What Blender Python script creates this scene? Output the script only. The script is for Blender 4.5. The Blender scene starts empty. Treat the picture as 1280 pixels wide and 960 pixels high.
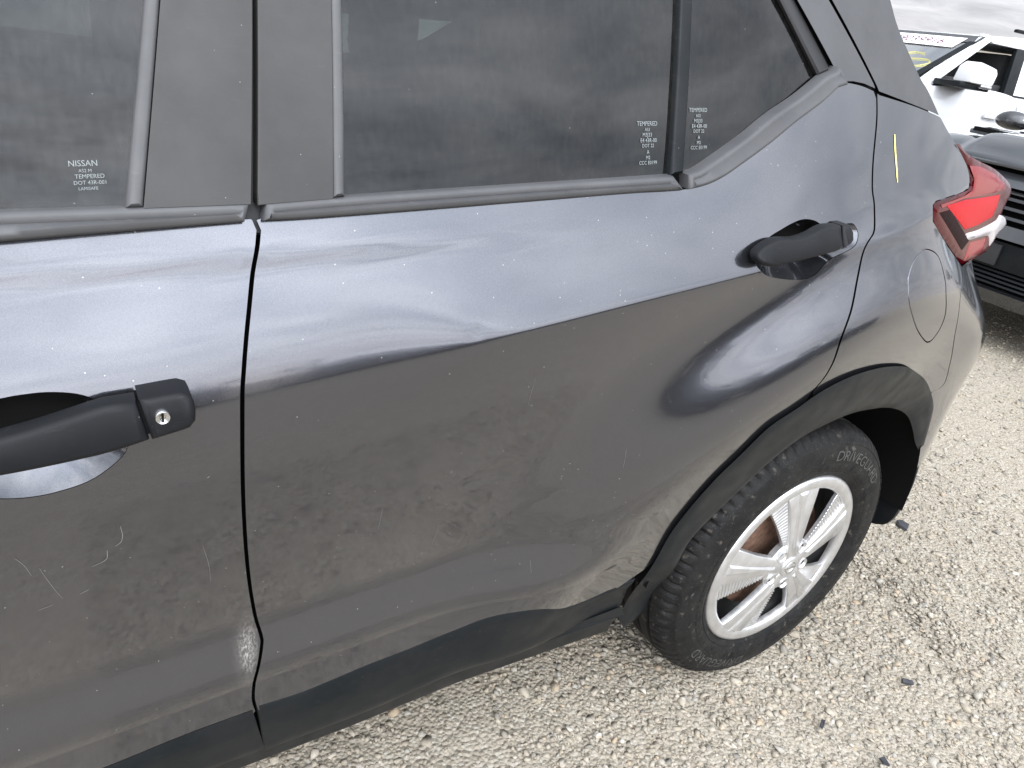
import bpy, bmesh, math, random
import numpy as np
from mathutils import Vector, Matrix
from mathutils.geometry import delaunay_2d_cdt
scene = bpy.context.scene
col = scene.collection
random.seed(7); RNG = np.random.default_rng(11)

# ---------------------------------------------------------------- camera, sky, sun, exposure
cam_d = bpy.data.cameras.new('camera'); cam = bpy.data.objects.new('camera', cam_d); col.objects.link(cam)
cam_d.sensor_width = 36; cam_d.lens = 25.500; cam_d.clip_start = 0.02; cam_d.clip_end = 3000
cam.matrix_world = Matrix(((0.848394, 0.104227, -0.519004, -1.256203), (-0.505060, 0.453046, -0.734618, -0.620575), (0.158565, 0.885373, 0.437002, 1.239820), (0.000000, 0.000000, 0.000000, 1.000000)))
scene.camera = cam

SUN_AZ = Vector((-0.35, -1.0)).normalized(); SUN_EL = math.radians(44)
SUN_DIR = Vector((SUN_AZ.x*math.cos(SUN_EL), SUN_AZ.y*math.cos(SUN_EL), math.sin(SUN_EL)))
world = bpy.data.worlds.new('World'); scene.world = world; world.use_nodes = True
def build_world():
    nt = world.node_tree; N = nt.nodes; L = nt.links; N.clear()
    out = N.new('ShaderNodeOutputWorld'); bg = N.new('ShaderNodeBackground'); bg.inputs[1].default_value = 1.0
    sky = N.new('ShaderNodeTexSky'); sky.sky_type = 'NISHITA'; sky.sun_disc = False
    sky.sun_elevation = SUN_EL; sky.sun_rotation = math.atan2(SUN_AZ.x, SUN_AZ.y)
    sky.air_density = 1.0; sky.dust_density = 1.5; sky.ozone_density = 1.0
    sc = N.new('ShaderNodeVectorMath'); sc.operation = 'SCALE'; sc.inputs['Scale'].default_value = 0.11
    L.new(sky.outputs[0], sc.inputs[0])
    tc = N.new('ShaderNodeTexCoord'); sep = N.new('ShaderNodeSeparateXYZ'); L.new(tc.outputs['Generated'], sep.inputs[0])
    def m(op, a, b=None, clamp=False):
        n = N.new('ShaderNodeMath'); n.operation = op; n.use_clamp = clamp
        for i, v in enumerate((a, b)):
            if v is None: continue
            if isinstance(v, (int, float)): n.inputs[i].default_value = v
            else: L.new(v, n.inputs[i])
        return n.outputs[0]
    # cloud sheet: project the direction on a flat layer
    zc = m('MAXIMUM', m('ADD', sep.outputs[2], 0.10), 0.03)
    cb = N.new('ShaderNodeCombineXYZ'); L.new(m('DIVIDE', sep.outputs[0], zc), cb.inputs[0]); L.new(m('DIVIDE', sep.outputs[1], zc), cb.inputs[1])
    n1 = N.new('ShaderNodeTexNoise'); n1.inputs['Scale'].default_value = 1.1; n1.inputs['Detail'].default_value = 7; n1.inputs['Roughness'].default_value = 0.56; n1.inputs['Distortion'].default_value = 0.5
    n2 = N.new('ShaderNodeTexNoise'); n2.inputs['Scale'].default_value = 2.3; n2.inputs['Detail'].default_value = 9; n2.inputs['Roughness'].default_value = 0.58; n2.inputs['Distortion'].default_value = 0.4
    mp = N.new('ShaderNodeMapping'); mp.inputs['Scale'].default_value = (0.95, 1.05, 1); L.new(cb.outputs[0], mp.inputs[0])
    L.new(mp.outputs[0], n1.inputs['Vector']); L.new(mp.outputs[0], n2.inputs['Vector'])
    cover = N.new('ShaderNodeValToRGB'); L.new(n1.outputs[0], cover.inputs[0])
    cover.color_ramp.elements[0].position = 0.24; cover.color_ramp.elements[0].color = (0.25,)*3+(1,)
    cover.color_ramp.elements[1].position = 0.46; cover.color_ramp.elements[1].color = (1,)*3+(1,)
    tone = N.new('ShaderNodeValToRGB'); L.new(n2.outputs[0], tone.inputs[0])
    tone.color_ramp.elements[0].position = 0.34; tone.color_ramp.elements[0].color = (0.45, 0.50, 0.57, 1)
    tone.color_ramp.elements[1].position = 0.68; tone.color_ramp.elements[1].color = (0.94, 0.97, 1.03, 1)
    # clouds near the sun glow, the low haze is paler and warmer
    dt = N.new('ShaderNodeVectorMath'); dt.operation = 'DOT_PRODUCT'; L.new(tc.outputs['Generated'], dt.inputs[0]); dt.inputs[1].default_value = SUN_DIR
    glow = m('ADD', m('MULTIPLY', m('POWER', m('MAXIMUM', dt.outputs['Value'], 0.0), 1.8), 7.0), 1.10)
    cl = N.new('ShaderNodeVectorMath'); cl.operation = 'SCALE'; L.new(tone.outputs[0], cl.inputs[0]); L.new(glow, cl.inputs['Scale'])
    mix = N.new('ShaderNodeMix'); mix.data_type = 'RGBA'; L.new(cover.outputs[0], mix.inputs[0]); L.new(sc.outputs[0], mix.inputs[6]); L.new(cl.outputs[0], mix.inputs[7])
    hz = m('POWER', m('SUBTRACT', 1.0, m('ABSOLUTE', sep.outputs[2])), 9.0)
    mix2 = N.new('ShaderNodeMix'); mix2.data_type = 'RGBA'; L.new(m('MULTIPLY', hz, 0.8), mix2.inputs[0]); L.new(mix.outputs[2], mix2.inputs[6])
    hc = N.new('ShaderNodeVectorMath'); hc.operation = 'SCALE'; hc.inputs[0].default_value = (0.86, 0.80, 0.78); L.new(glow, hc.inputs['Scale']); L.new(hc.outputs[0], mix2.inputs[7])
    L.new(mix2.outputs[2], bg.inputs[0]); L.new(bg.outputs[0], out.inputs[0])
build_world()
sun_d = bpy.data.lights.new('sun', 'SUN'); sun_d.energy = 1.0; sun_d.angle = math.radians(14); sun_d.color = (1.0, 0.95, 0.88)
sun = bpy.data.objects.new('sun', sun_d); col.objects.link(sun); sun.rotation_euler = (-SUN_DIR).to_track_quat('-Z', 'Y').to_euler()
vs = scene.view_settings; vs.view_transform = 'Standard'; vs.look = 'None'; vs.exposure = 0.0; vs.gamma = 1.0; vs.use_curve_mapping = False

# ---------------------------------------------------------------- shape of the car's flank (metres; x rearwards, y into the car, z up)
# ---- side surface of the car: y (into the car) as a function of x (rearwards) and z (up), metres
def sst(t):
    t = 0.0 if t < 0 else (1.0 if t > 1 else t)
    return t*t*t*(t*(6*t-15)+10)
def softplus(t):
    return t if t > 30 else (0.0 if t < -30 else math.log1p(math.exp(t)))
def z_crease(x): return 0.995+0.165*(x+0.458)
def z_belt(x): return 1.0465+0.086*(x+1.10)
def z_low(x): return 0.440+0.075*(x+1.10)
def plan(x, z):
    y = 0.012*(x+0.75)**2
    if x > -0.45:
        y += (0.075+0.15*sst((z-0.78)/0.35))*(x+0.45)**2
    if x > 0.42: y += 1.6*(x-0.42)**2
    return y
def f_body(x, z):
    zc = z_crease(x); t = z-zc
    k = sst((x+1.02)/0.22)                    # crease sharpens rearwards
    w = 0.030*(1-k)+0.0022*k
    su = 0.42; sd = 0.0
    y = plan(x, z)+sd*t+(su-sd)*w*softplus(t/w)
    # groove under the window line
    g = 1-sst((x+1.15)/0.55)
    zb = z_belt(x)-0.040
    y -= 0.0032*g*sst((z-zb)/0.030+0.5)
    d = z_low(x); fade = 1-sst((x+0.75)/0.33)
    # doors tuck in towards the sill
    if t < 0:
        h = (zc-(fade*max(z, d)+(1-fade)*z))/0.42; h = max(0.0, 1.15-0.07*softplus((1.15-h)/0.07))
        y += 0.083*h**1.35*(1-0.36*sst((x-0.05)/0.4)*sst((-t-0.12)/0.25))
        y += -0.10*sst((x+0.85)/0.35)*t*math.exp(-(t/0.12)**2)
    # lower flare of the doors
    y -= 0.034*fade*sst((d+0.115-z)/0.115)
    # small dents
    for dx, dz, sx, sz, dp in ((-0.70, 0.655, 0.040, 0.016, 0.0016), (-0.655, 0.635, 0.022, 0.020, 0.0010), (-0.80, 0.72, 0.045, 0.012, 0.0007), (-0.873, 0.937, 0.008, 0.006, 0.0003)):
        e = ((x-dx)/sx)**2+((z-dz-0.35*(x-dx))/sz)**2
        if e < 9: y += dp*math.exp(-e)
    # haunch round the wheel
    r = math.hypot(x, z-0.32)
    th = math.atan2(z-0.32, -x)               # 0 ahead of the wheel, pi/2 above it
    w = 0.235+0.09*(1-sst((th-0.35)/0.75))
    y -= 0.072*sst((0.57+w-r)/w)*sst((th+0.22)/0.75)
    return y
def f_glass(x, z):
    b = z_belt(x)
    t = z-b
    xp = x if x < 0.1 else 0.1
    return plan(xp, 1.1)+0.056+0.36*t+0.22*t*abs(t)
def f_lamp(x, z):
    d = x-0.1
    return 0.101+0.17*d+0.10*d*d+0.13*(z-1.08)
def f_sill(x, z): return 0.042+0.20*(0.42-z)
def f_clad(x, z):
    zz = z if z > 0.36 else 0.36
    return f_body(x, zz)+0.16*(zz-z)
# outlines of its panels as (x, z)
T = {
'seam': [(-1.0935, 1.0489), (-1.0941, 1.0428), (-1.0910, 1.0342), (-1.0931, 1.0226), (-1.0990, 0.9978), (-1.1043, 0.9703), (-1.1095, 0.9424), (-1.1139, 0.9138), (-1.1171, 0.8836), (-1.1175, 0.8303), (-1.1151, 0.7663), (-1.1096, 0.6909), (-1.1016, 0.6171), (-1.0911, 0.5480), (-1.0838, 0.5122), (-1.0842, 0.4983), (-1.0923, 0.4560), (-1.0950, 0.4208), (-1.0935, 0.4021), (-1.0883, 0.3797), (-1.0817, 0.3417), (-1.0737, 0.2880)],
'seam_up': [(-1.0800, 1.2238), (-1.0855, 1.1600), (-1.0913, 1.0947), (-1.0948, 1.0533)],
'belt': [(-1.2905, 1.0242), (-1.2046, 1.0330), (-1.0975, 1.0434), (-1.0333, 1.0482), (-0.8419, 1.0659), (-0.6689, 1.0837), (-0.5885, 1.0908), (-0.5476, 1.0973), (-0.5131, 1.1092), (-0.4775, 1.1271), (-0.4270, 1.1542), (-0.3729, 1.1853), (-0.3161, 1.2147), (-0.2830, 1.2348)],
'qtop': [(-0.2657, 1.2415), (-0.2519, 1.2438), (-0.2170, 1.2429), (-0.1864, 1.2392)],
'qtop2': [(-0.1704, 1.2352), (-0.0658, 1.2285), (0.0277, 1.2201), (0.0490, 1.2163), (0.0719, 1.2039), (0.1219, 1.1792)],
'rseam': [(-0.1773, 1.2368), (-0.1765, 1.2014), (-0.1857, 1.1450), (-0.1872, 1.1074), (-0.1819, 1.0849), (-0.1892, 1.0521), (-0.2162, 1.0304), (-0.2263, 0.9911), (-0.2389, 0.9449), (-0.2573, 0.8979), (-0.2603, 0.8551), (-0.2638, 0.8320), (-0.2738, 0.8106)],
'archout': [(-0.4093, 0.2691), (-0.4082, 0.3044), (-0.4238, 0.3929), (-0.4387, 0.5212), (-0.4306, 0.5906), (-0.4106, 0.6577), (-0.3820, 0.7066), (-0.3508, 0.7563), (-0.3034, 0.7836), (-0.2525, 0.8122), (-0.1923, 0.8271), (-0.1286, 0.8308), (-0.0677, 0.8271), (0.0110, 0.8133), (0.0872, 0.7881), (0.1824, 0.7492), (0.2587, 0.7039), (0.3210, 0.6556), (0.3561, 0.6006), (0.3791, 0.5447)],
'archin': [(-0.3819, 0.2281), (-0.3371, 0.2661), (-0.3547, 0.3801), (-0.3739, 0.4895), (-0.3340, 0.5602), (-0.2958, 0.6171), (-0.2718, 0.6584), (-0.2185, 0.7021), (-0.1425, 0.7203), (-0.0745, 0.7247), (0.0039, 0.7155), (0.0856, 0.6994), (0.1779, 0.6709), (0.2377, 0.6415), (0.2837, 0.6049), (0.3238, 0.5647), (0.3600, 0.5362)],
'cladF': [(-1.3721, 0.3614), (-1.2573, 0.3711), (-1.1765, 0.3804), (-1.0934, 0.3838)],
'clad': [(-1.0852, 0.3874), (-1.0234, 0.3865), (-0.9364, 0.3970), (-0.8635, 0.4027), (-0.7990, 0.4145), (-0.7473, 0.4290), (-0.7037, 0.4324), (-0.6526, 0.4234), (-0.5769, 0.3834), (-0.5118, 0.3702), (-0.4200, 0.3819)],
'cladbot': [(-1.0735, 0.2898), (-0.9015, 0.2955), (-0.7162, 0.3230), (-0.4245, 0.2882)],
'sill': [(-1.1032, 0.2295), (-0.9422, 0.2350), (-0.7572, 0.2527), (-0.5773, 0.2489), (-0.4025, 0.2426)],
'flap': [(-0.0155, 1.0197), (-0.0619, 1.0095), (-0.0872, 0.9871), (-0.0908, 0.9716), (-0.0801, 0.9369), (-0.0229, 0.8930), (0.0649, 0.8529), (0.0909, 0.8664), (0.0926, 0.8985), (0.0747, 0.9395), (0.0697, 0.9667), (0.0450, 1.0043)],
'bseam': [(0.2343, 0.9663), (0.1632, 0.9286), (0.1813, 0.8653), (0.2544, 0.7818), (0.3069, 0.7170), (0.2755, 0.7010)],
'lampin': [(0.1219, 1.1792), (0.1897, 1.1461), (0.2129, 1.1219), (0.2090, 1.1085), (0.1687, 1.1015), (0.0298, 1.0908), (0.0138, 1.0852), (0.0132, 1.0597), (0.1188, 1.0107), (0.2228, 0.9680)],
'lamp': [(0.1197, 1.1796), (0.1350, 1.1800), (0.1896, 1.1648), (0.2646, 1.1530), (0.3943, 1.1367), (0.5336, 1.1105), (0.5864, 1.0954), (0.5941, 1.0847), (0.5598, 1.0390), (0.5830, 0.9858), (0.5307, 0.9578), (0.3656, 0.9435), (0.2395, 0.9925), (0.1185, 1.0452), (0.0956, 1.0756), (0.1065, 1.0809), (0.2325, 1.0959), (0.2604, 1.1029), (0.2504, 1.1184), (0.2073, 1.1453)],
'lampred': [(0.1484, 1.0740), (0.2355, 1.0821), (0.4786, 1.0862), (0.4834, 1.0610), (0.4697, 1.0398), (0.3738, 1.0284), (0.2949, 1.0232)],
'lamptop': [(0.1193, 1.0761), (0.2332, 1.0895), (0.2711, 1.0992), (0.2604, 1.1202), (0.2095, 1.1448), (0.2712, 1.1437), (0.3820, 1.1299), (0.4923, 1.1074), (0.5134, 1.0969), (0.4104, 1.0899), (0.2327, 1.0851), (0.1317, 1.0701)],
'lampdark': [(0.1227, 1.0619), (0.1753, 1.0660), (0.3453, 0.9977), (0.3154, 0.9804)],
'lampwhite': [(0.3081, 1.0135), (0.3954, 1.0180), (0.5212, 1.0307), (0.5298, 1.0406), (0.6094, 1.0280), (0.6253, 1.0116), (0.5526, 0.9900), (0.5321, 0.9720), (0.4858, 0.9985), (0.3476, 0.9998)],
'lamplow': [(0.3546, 0.9938), (0.4848, 0.9945), (0.4825, 0.9686), (0.3488, 0.9564)],
'chalk': [(-0.1233, 1.1850), (-0.1215, 1.1661), (-0.1170, 1.1438), (-0.1123, 1.1179)],
'cladc': [(-1.0867, 0.3950), (-1.0254, 0.3941), (-0.9393, 0.4045), (-0.8670, 0.4101), (-0.8029, 0.4215), (-0.7515, 0.4357), (-0.7087, 0.4397), (-0.6599, 0.4333), (-0.5910, 0.4012), (-0.5260, 0.3868), (-0.4357, 0.3966)],
'cladcF': [(-1.3711, 0.3692), (-1.2573, 0.3789), (-1.1772, 0.3881), (-1.0959, 0.3920)],
'cladbotF': [(-1.0768, 0.2922)],
'fwg': [(-1.2879, 1.0449), (-1.1996, 1.0509), (-1.1684, 1.2100), (-1.2701, 1.1946)],
'fstrip': [(-1.2001, 1.0515), (-1.1691, 1.2103), (-1.1568, 1.2121), (-1.1860, 1.0528)],
'bp1': [(-1.1861, 1.0525), (-1.1568, 1.2121), (-1.0821, 1.2235), (-1.0982, 1.0586)],
'bp2': [(-1.0908, 1.0588), (-1.0758, 1.2244), (-1.0107, 1.2343), (-1.0224, 1.0660)],
'bstrip': [(-1.0224, 1.0656), (-1.0107, 1.2343), (-0.9991, 1.2360), (-1.0097, 1.0678)],
'rdg': [(-1.0081, 1.0668), (-0.9971, 1.2360), (-0.5675, 1.3009), (-0.5886, 1.1061)],
'div': [(-0.5939, 1.1063), (-0.5730, 1.3004), (-0.5530, 1.3034), (-0.5726, 1.1100)],
'qg': [(-0.5660, 1.1095), (-0.5456, 1.3041), (-0.3787, 1.3292), (-0.2986, 1.2478), (-0.3502, 1.2179), (-0.4076, 1.1894), (-0.4604, 1.1578), (-0.5059, 1.1334), (-0.5440, 1.1144)],
'reveal': [(-0.3882, 1.3282), (-0.3578, 1.3327), (-0.2805, 1.2608), (-0.2824, 1.2555), (-0.3076, 1.2469)],
'trimtop': [(-1.2877, 1.0465), (-1.2006, 1.0521), (-1.0992, 1.0589), (-1.0908, 1.0588), (-1.0093, 1.0675), (-0.8414, 1.0834), (-0.5933, 1.1068), (-0.5733, 1.1100), (-0.5515, 1.1148), (-0.5138, 1.1336), (-0.4688, 1.1577), (-0.4167, 1.1889), (-0.3602, 1.2171), (-0.3076, 1.2469)],
'trimout': [(-0.3076, 1.2469), (-0.2824, 1.2555), (-0.2765, 1.2622), (-0.2643, 1.2522), (-0.2580, 1.2414)],
'cp1': [(-0.3578, 1.3327), (-0.2765, 1.2622), (-0.2622, 1.2503), (-0.2559, 1.2416), (-0.2412, 1.2461), (-0.2239, 1.2476), (-0.1922, 1.2472), (-0.1608, 1.2434), (-0.1660, 1.2495), (-0.2861, 1.3433)],
'cp2': [(-0.2773, 1.3446), (-0.1548, 1.2471), (-0.1482, 1.2405), (0.0965, 1.2199), (0.0365, 1.2550), (-0.0074, 1.2762), (-0.0821, 1.3310), (-0.1110, 1.3685)],
'frecess': [(-1.3592, 0.8673), (-1.3496, 0.8822), (-1.3299, 0.8948), (-1.3051, 0.9015), (-1.2954, 0.9030), (-1.2726, 0.9042), (-1.2509, 0.9012), (-1.2357, 0.8945), (-1.2256, 0.8888), (-1.2210, 0.8719), (-1.2159, 0.8558), (-1.2184, 0.8438), (-1.2305, 0.8306), (-1.2497, 0.8176), (-1.2736, 0.8112), (-1.2945, 0.8098), (-1.3159, 0.8130), (-1.3395, 0.8215), (-1.3553, 0.8399)],
'fhandle': [(-1.4039, 0.8498), (-1.4016, 0.8652), (-1.3069, 0.8835), (-1.2750, 0.8909), (-1.2323, 0.9024), (-1.2086, 0.9046), (-1.2009, 0.8693), (-1.2201, 0.8642), (-1.2400, 0.8601), (-1.3107, 0.8525)],
'fcap': [(-1.2065, 0.9048), (-1.1728, 0.9087), (-1.1656, 0.9061), (-1.1620, 0.8938), (-1.1627, 0.8831), (-1.1677, 0.8770), (-1.1990, 0.8694)],
'flock': [(-1.1897, 0.8908)],
'rrecess': [(-0.4514, 1.0144), (-0.4485, 1.0031), (-0.4184, 0.9894), (-0.3572, 0.9829), (-0.3229, 0.9897), (-0.2977, 1.0117), (-0.2571, 1.0251), (-0.2391, 1.0338), (-0.2305, 1.0471), (-0.2378, 1.0585), (-0.2514, 1.0604), (-0.3031, 1.0558), (-0.3322, 1.0633), (-0.3566, 1.0645), (-0.3802, 1.0590), (-0.4031, 1.0506), (-0.4252, 1.0413), (-0.4437, 1.0273)],
'rhandle': [(-0.4719, 1.0230), (-0.4684, 1.0154), (-0.4537, 1.0110), (-0.4295, 1.0125), (-0.3286, 1.0275), (-0.3011, 1.0333), (-0.3010, 1.0627), (-0.3356, 1.0604), (-0.3683, 1.0501), (-0.3963, 1.0449), (-0.4323, 1.0431), (-0.4614, 1.0326)],
'rcap': [(-0.2974, 1.0343), (-0.2843, 1.0384), (-0.2762, 1.0435), (-0.2730, 1.0547), (-0.2802, 1.0639), (-0.2973, 1.0628)],
}

# ---------------------------------------------------------------- materials
MATS = {}
def mat(name, color=(0.5, 0.5, 0.5), rough=0.5, metal=0.0, coat=0.0, spec=0.5, fn=None, coat_rough=0.03):
    if name in MATS: return MATS[name]
    m = bpy.data.materials.new(name); m.use_nodes = True
    nt = m.node_tree; b = nt.nodes['Principled BSDF']
    b.inputs['Base Color'].default_value = (*color, 1); b.inputs['Roughness'].default_value = rough
    b.inputs['Metallic'].default_value = metal; b.inputs['Coat Weight'].default_value = coat
    b.inputs['Coat Roughness'].default_value = coat_rough; b.inputs['Specular IOR Level'].default_value = spec
    if fn: fn(nt, b)
    MATS[name] = m
    return m
class G:                                   # small node helper
    def __init__(s, nt): s.nt = nt; s.N = nt.nodes; s.L = nt.links; s.tc = s.N.new('ShaderNodeTexCoord').outputs['Object']
    def put(s, inp, v):
        if v is None: return
        if hasattr(v, 'is_output'): s.L.new(v, inp)
        else: inp.default_value = v
    def math(s, op, a, b=None, clamp=False):
        n = s.N.new('ShaderNodeMath'); n.operation = op; n.use_clamp = clamp
        s.put(n.inputs[0], a); s.put(n.inputs[1], b); return n.outputs[0]
    def mapv(s, scale=(1, 1, 1), loc=(0, 0, 0)):
        n = s.N.new('ShaderNodeMapping'); s.L.new(s.tc, n.inputs[0]); n.inputs['Scale'].default_value = scale; n.inputs['Location'].default_value = loc
        return n.outputs[0]
    def noise(s, scale, detail=3, rough=0.5, vec=None, dist=0.0):
        n = s.N.new('ShaderNodeTexNoise'); n.inputs['Scale'].default_value = scale; n.inputs['Detail'].default_value = detail
        n.inputs['Roughness'].default_value = rough; n.inputs['Distortion'].default_value = dist
        s.L.new(vec if vec is not None else s.tc, n.inputs['Vector']); return n.outputs[0]
    def voro(s, scale, vec=None, out='Distance', feature='F1', rnd=1.0):
        n = s.N.new('ShaderNodeTexVoronoi'); n.feature = feature; n.inputs['Scale'].default_value = scale; n.inputs['Randomness'].default_value = rnd
        s.L.new(vec if vec is not None else s.tc, n.inputs['Vector']); return n.outputs[out]
    def ramp(s, fac, *stops):
        n = s.N.new('ShaderNodeValToRGB'); s.L.new(fac, n.inputs[0]); r = n.color_ramp
        while len(r.elements) < len(stops): r.elements.new(0.5)
        for e, (p, c) in zip(r.elements, stops):
            e.position = p; e.color = (c, c, c, 1) if isinstance(c, (int, float)) else (*c, 1)
        return n.outputs[0]
    def mix(s, fac, a, b, mode='MIX'):
        n = s.N.new('ShaderNodeMix'); n.data_type = 'RGBA'; n.blend_type = mode
        s.put(n.inputs[0], fac)
        for i, v in ((6, a), (7, b)):
            if hasattr(v, 'is_output'): s.L.new(v, n.inputs[i])
            else: n.inputs[i].default_value = (*v, 1) if len(v) == 3 else v
        return n.outputs[2]
    def bump(s, h, strength, dist, normal=None):
        n = s.N.new('ShaderNodeBump'); n.inputs['Strength'].default_value = strength; n.inputs['Distance'].default_value = dist
        s.L.new(h, n.inputs['Height'])
        if normal is not None: s.L.new(normal, n.inputs['Normal'])
        return n.outputs[0]

def paint_fn(base):
    def fn(nt, b):
        g = G(nt)
        # fine vertical wash streaks, stone chips and a film of road dust on the lower flank
        st = g.noise(1.0, 2, 0.6, g.mapv((900, 900, 9)))
        st2 = g.noise(1.0, 2, 0.5, g.mapv((7, 7, 5), (3, 1, 2)))
        lines = g.math('MULTIPLY', g.ramp(st, (0.69, 0.0), (0.76, 1.0)), g.ramp(st2, (0.47, 0.0), (0.68, 1.0)))
        vd = g.voro(140); vc = g.voro(140, out='Color')
        sepc = nt.nodes.new('ShaderNodeSeparateColor'); nt.links.new(vc, sepc.inputs[0])
        chips = g.math('MULTIPLY', g.math('LESS_THAN', vd, 0.10), g.math('GREATER_THAN', sepc.outputs[0], 0.90))
        film = g.ramp(g.noise(3.2, 5, 0.6), (0.35, 0.004), (0.75, 0.028))
        sp = nt.nodes.new('ShaderNodeSeparateXYZ'); nt.links.new(g.tc, sp.inputs[0])
        low = g.ramp(sp.outputs[2], (0.30, 1.0), (0.95, 0.25))
        dust = g.math('ADD', g.math('MULTIPLY', g.math('ADD', film, g.math('MULTIPLY', lines, 0.34)), low), g.math('MULTIPLY', chips, 0.55), True)
        # chalky rub at the lower rear corner of the front door
        ux = g.math('MULTIPLY', g.math('ADD', sp.outputs[0], 1.101), 1/0.011); uz = g.math('MULTIPLY', g.math('SUBTRACT', sp.outputs[2], 0.500), 1/0.042)
        rub = g.math('POWER', 2.718, g.math('MULTIPLY', g.math('ADD', g.math('MULTIPLY', ux, ux), g.math('MULTIPLY', uz, uz)), -1.0))
        rub = g.math('MULTIPLY', rub, g.ramp(g.noise(1.0, 4, 0.7, g.mapv((420, 420, 160))), (0.36, 0.05), (0.66, 0.75)))
        rub = g.math('MULTIPLY', rub, g.math('LESS_THAN', sp.outputs[0], -1.0880))
        dust = g.math('MAXIMUM', dust, rub)
        c = g.mix(dust, base, (0.42, 0.40, 0.37))
        fl = g.ramp(g.voro(1500, out='Color'), (0.0, 0.86), (1.0, 1.14))
        c = g.mix(1.0, c, fl, 'MULTIPLY')
        nt.links.new(c, b.inputs['Base Color'])
        nt.links.new(g.math('SUBTRACT', 0.88, g.math('MULTIPLY', dust, 0.9), True), b.inputs['Metallic'])
        b.inputs['Coat IOR'].default_value = 1.60
        nt.links.new(g.bump(g.voro(1300, out='Color'), 0.10, 0.0003), b.inputs['Normal'])
        nt.links.new(g.bump(g.noise(420, 2, 0.6), 0.02, 0.0006), b.inputs['Coat Normal'])
        nt.links.new(g.ramp(g.noise(14, 4), (0.3, 0.03), (0.7, 0.075)), b.inputs['Coat Roughness'])
    return fn
PAINT = mat('graphite_metallic_paint', (0.2, 0.2, 0.21), 0.18, 0.88, 1.0, fn=paint_fn((0.086, 0.088, 0.101)))
def trim_fn(c1, c2, r0, r1, dustc=0.10):
    def fn(nt, b):
        g = G(nt)
        n = g.noise(9, 5, 0.62)
        c = g.mix(g.ramp(n, (0.3, 0.0), (0.72, 1.0)), c1, c2)
        s = g.noise(1.0, 3, 0.6, g.mapv((60, 60, 420)))
        c = g.mix(g.math('MULTIPLY', g.ramp(s, (0.62, 0.0), (0.8, 1.0)), dustc), c, (0.35, 0.33, 0.30))
        chips = g.math('LESS_THAN', g.voro(70), 0.035)
        c = g.mix(g.math('MULTIPLY', chips, 0.35), c, (0.5, 0.49, 0.46))
        nt.links.new(c, b.inputs['Base Color'])
        nt.links.new(g.ramp(g.noise(22, 4), (0.3, r0), (0.7, r1)), b.inputs['Roughness'])
        nt.links.new(g.bump(g.noise(1400, 2), 0.25, 0.0004), b.inputs['Normal'])
    return fn
TRIM = mat('black_grained_plastic', spec=0.15, fn=trim_fn((0.0050, 0.0075, 0.009), (0.013, 0.0135, 0.0145), 0.34, 0.5, 0.06))
PILLAR = mat('satin_black_pillar_film', spec=0.34, fn=trim_fn((0.024, 0.0235, 0.023), (0.040, 0.039, 0.0375), 0.36, 0.5, 0.025))
CPILLAR = mat('paler_black_pillar_film', spec=0.4, fn=trim_fn((0.050, 0.050, 0.052), (0.068, 0.068, 0.070), 0.38, 0.5, 0.02))  # paler version of the pillar film, on the C-pillar pieces
GREYTRIM = mat('faded_grey_rubber', fn=trim_fn((0.045, 0.045, 0.048), (0.070, 0.070, 0.071), 0.45, 0.6, 0.08))
RUBBER = mat('black_rubber', (0.012, 0.012, 0.013), 0.6)
VOID = mat('black_gap_liner', (0.006, 0.006, 0.006), 0.95, spec=0.1)  # matte black of liners, also painting the dark of slots and gaps
HANDLE = mat('dark_handle_plastic', spec=0.17, fn=trim_fn((0.006, 0.0065, 0.008), (0.010, 0.0105, 0.012), 0.42, 0.52, 0.04))
def glass_mat(name, tint, dirt=0.03):
    m = bpy.data.materials.new(name); m.use_nodes = True; nt = m.node_tree; N = nt.nodes; L = nt.links; N.clear()
    g = G(nt); out = N.new('ShaderNodeOutputMaterial')
    tr = N.new('ShaderNodeBsdfTransparent'); tr.inputs[0].default_value = (*tint, 1)
    gl = N.new('ShaderNodeBsdfGlossy'); gl.inputs['Roughness'].default_value = 0.01
    fr = N.new('ShaderNodeFresnel'); fr.inputs['IOR'].default_value = 1.47
    mx = N.new('ShaderNodeMixShader'); L.new(fr.outputs[0], mx.inputs[0]); L.new(tr.outputs[0], mx.inputs[1]); L.new(gl.outputs[0], mx.inputs[2])
    df = N.new('ShaderNodeBsdfDiffuse'); df.inputs[0].default_value = (0.55, 0.54, 0.52, 1)
    st = g.noise(1.0, 3, 0.6, g.mapv((160, 160, 6)))
    specks = g.math('MULTIPLY', g.math('LESS_THAN', g.voro(48), 0.028), 0.22)
    d = g.math('ADD', g.math('MULTIPLY', g.ramp(st, (0.4, 0.3), (0.75, 1.0)), dirt), specks)
    mx2 = N.new('ShaderNodeMixShader'); L.new(d, mx2.inputs[0]); L.new(mx.outputs[0], mx2.inputs[1]); L.new(df.outputs[0], mx2.inputs[2])
    L.new(mx2.outputs[0], out.inputs[0]); return m
GLASS = glass_mat('privacy_glass', (0.050, 0.060, 0.060), 0.014)
GLASS_F = glass_mat('tinted_glass', (0.15, 0.17, 0.17), 0.025)
CLEAR = glass_mat('clear_windscreen_glass', (0.62, 0.70, 0.68), 0.02)
ETCH = mat('white_etching', (0.20, 0.22, 0.22), 0.7)
CHALK = mat('yellow_grease_pencil', (0.74, 0.68, 0.24), 0.8)
SCRATCH = mat('pale_scratch', (0.22, 0.215, 0.205), 0.7)
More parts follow.
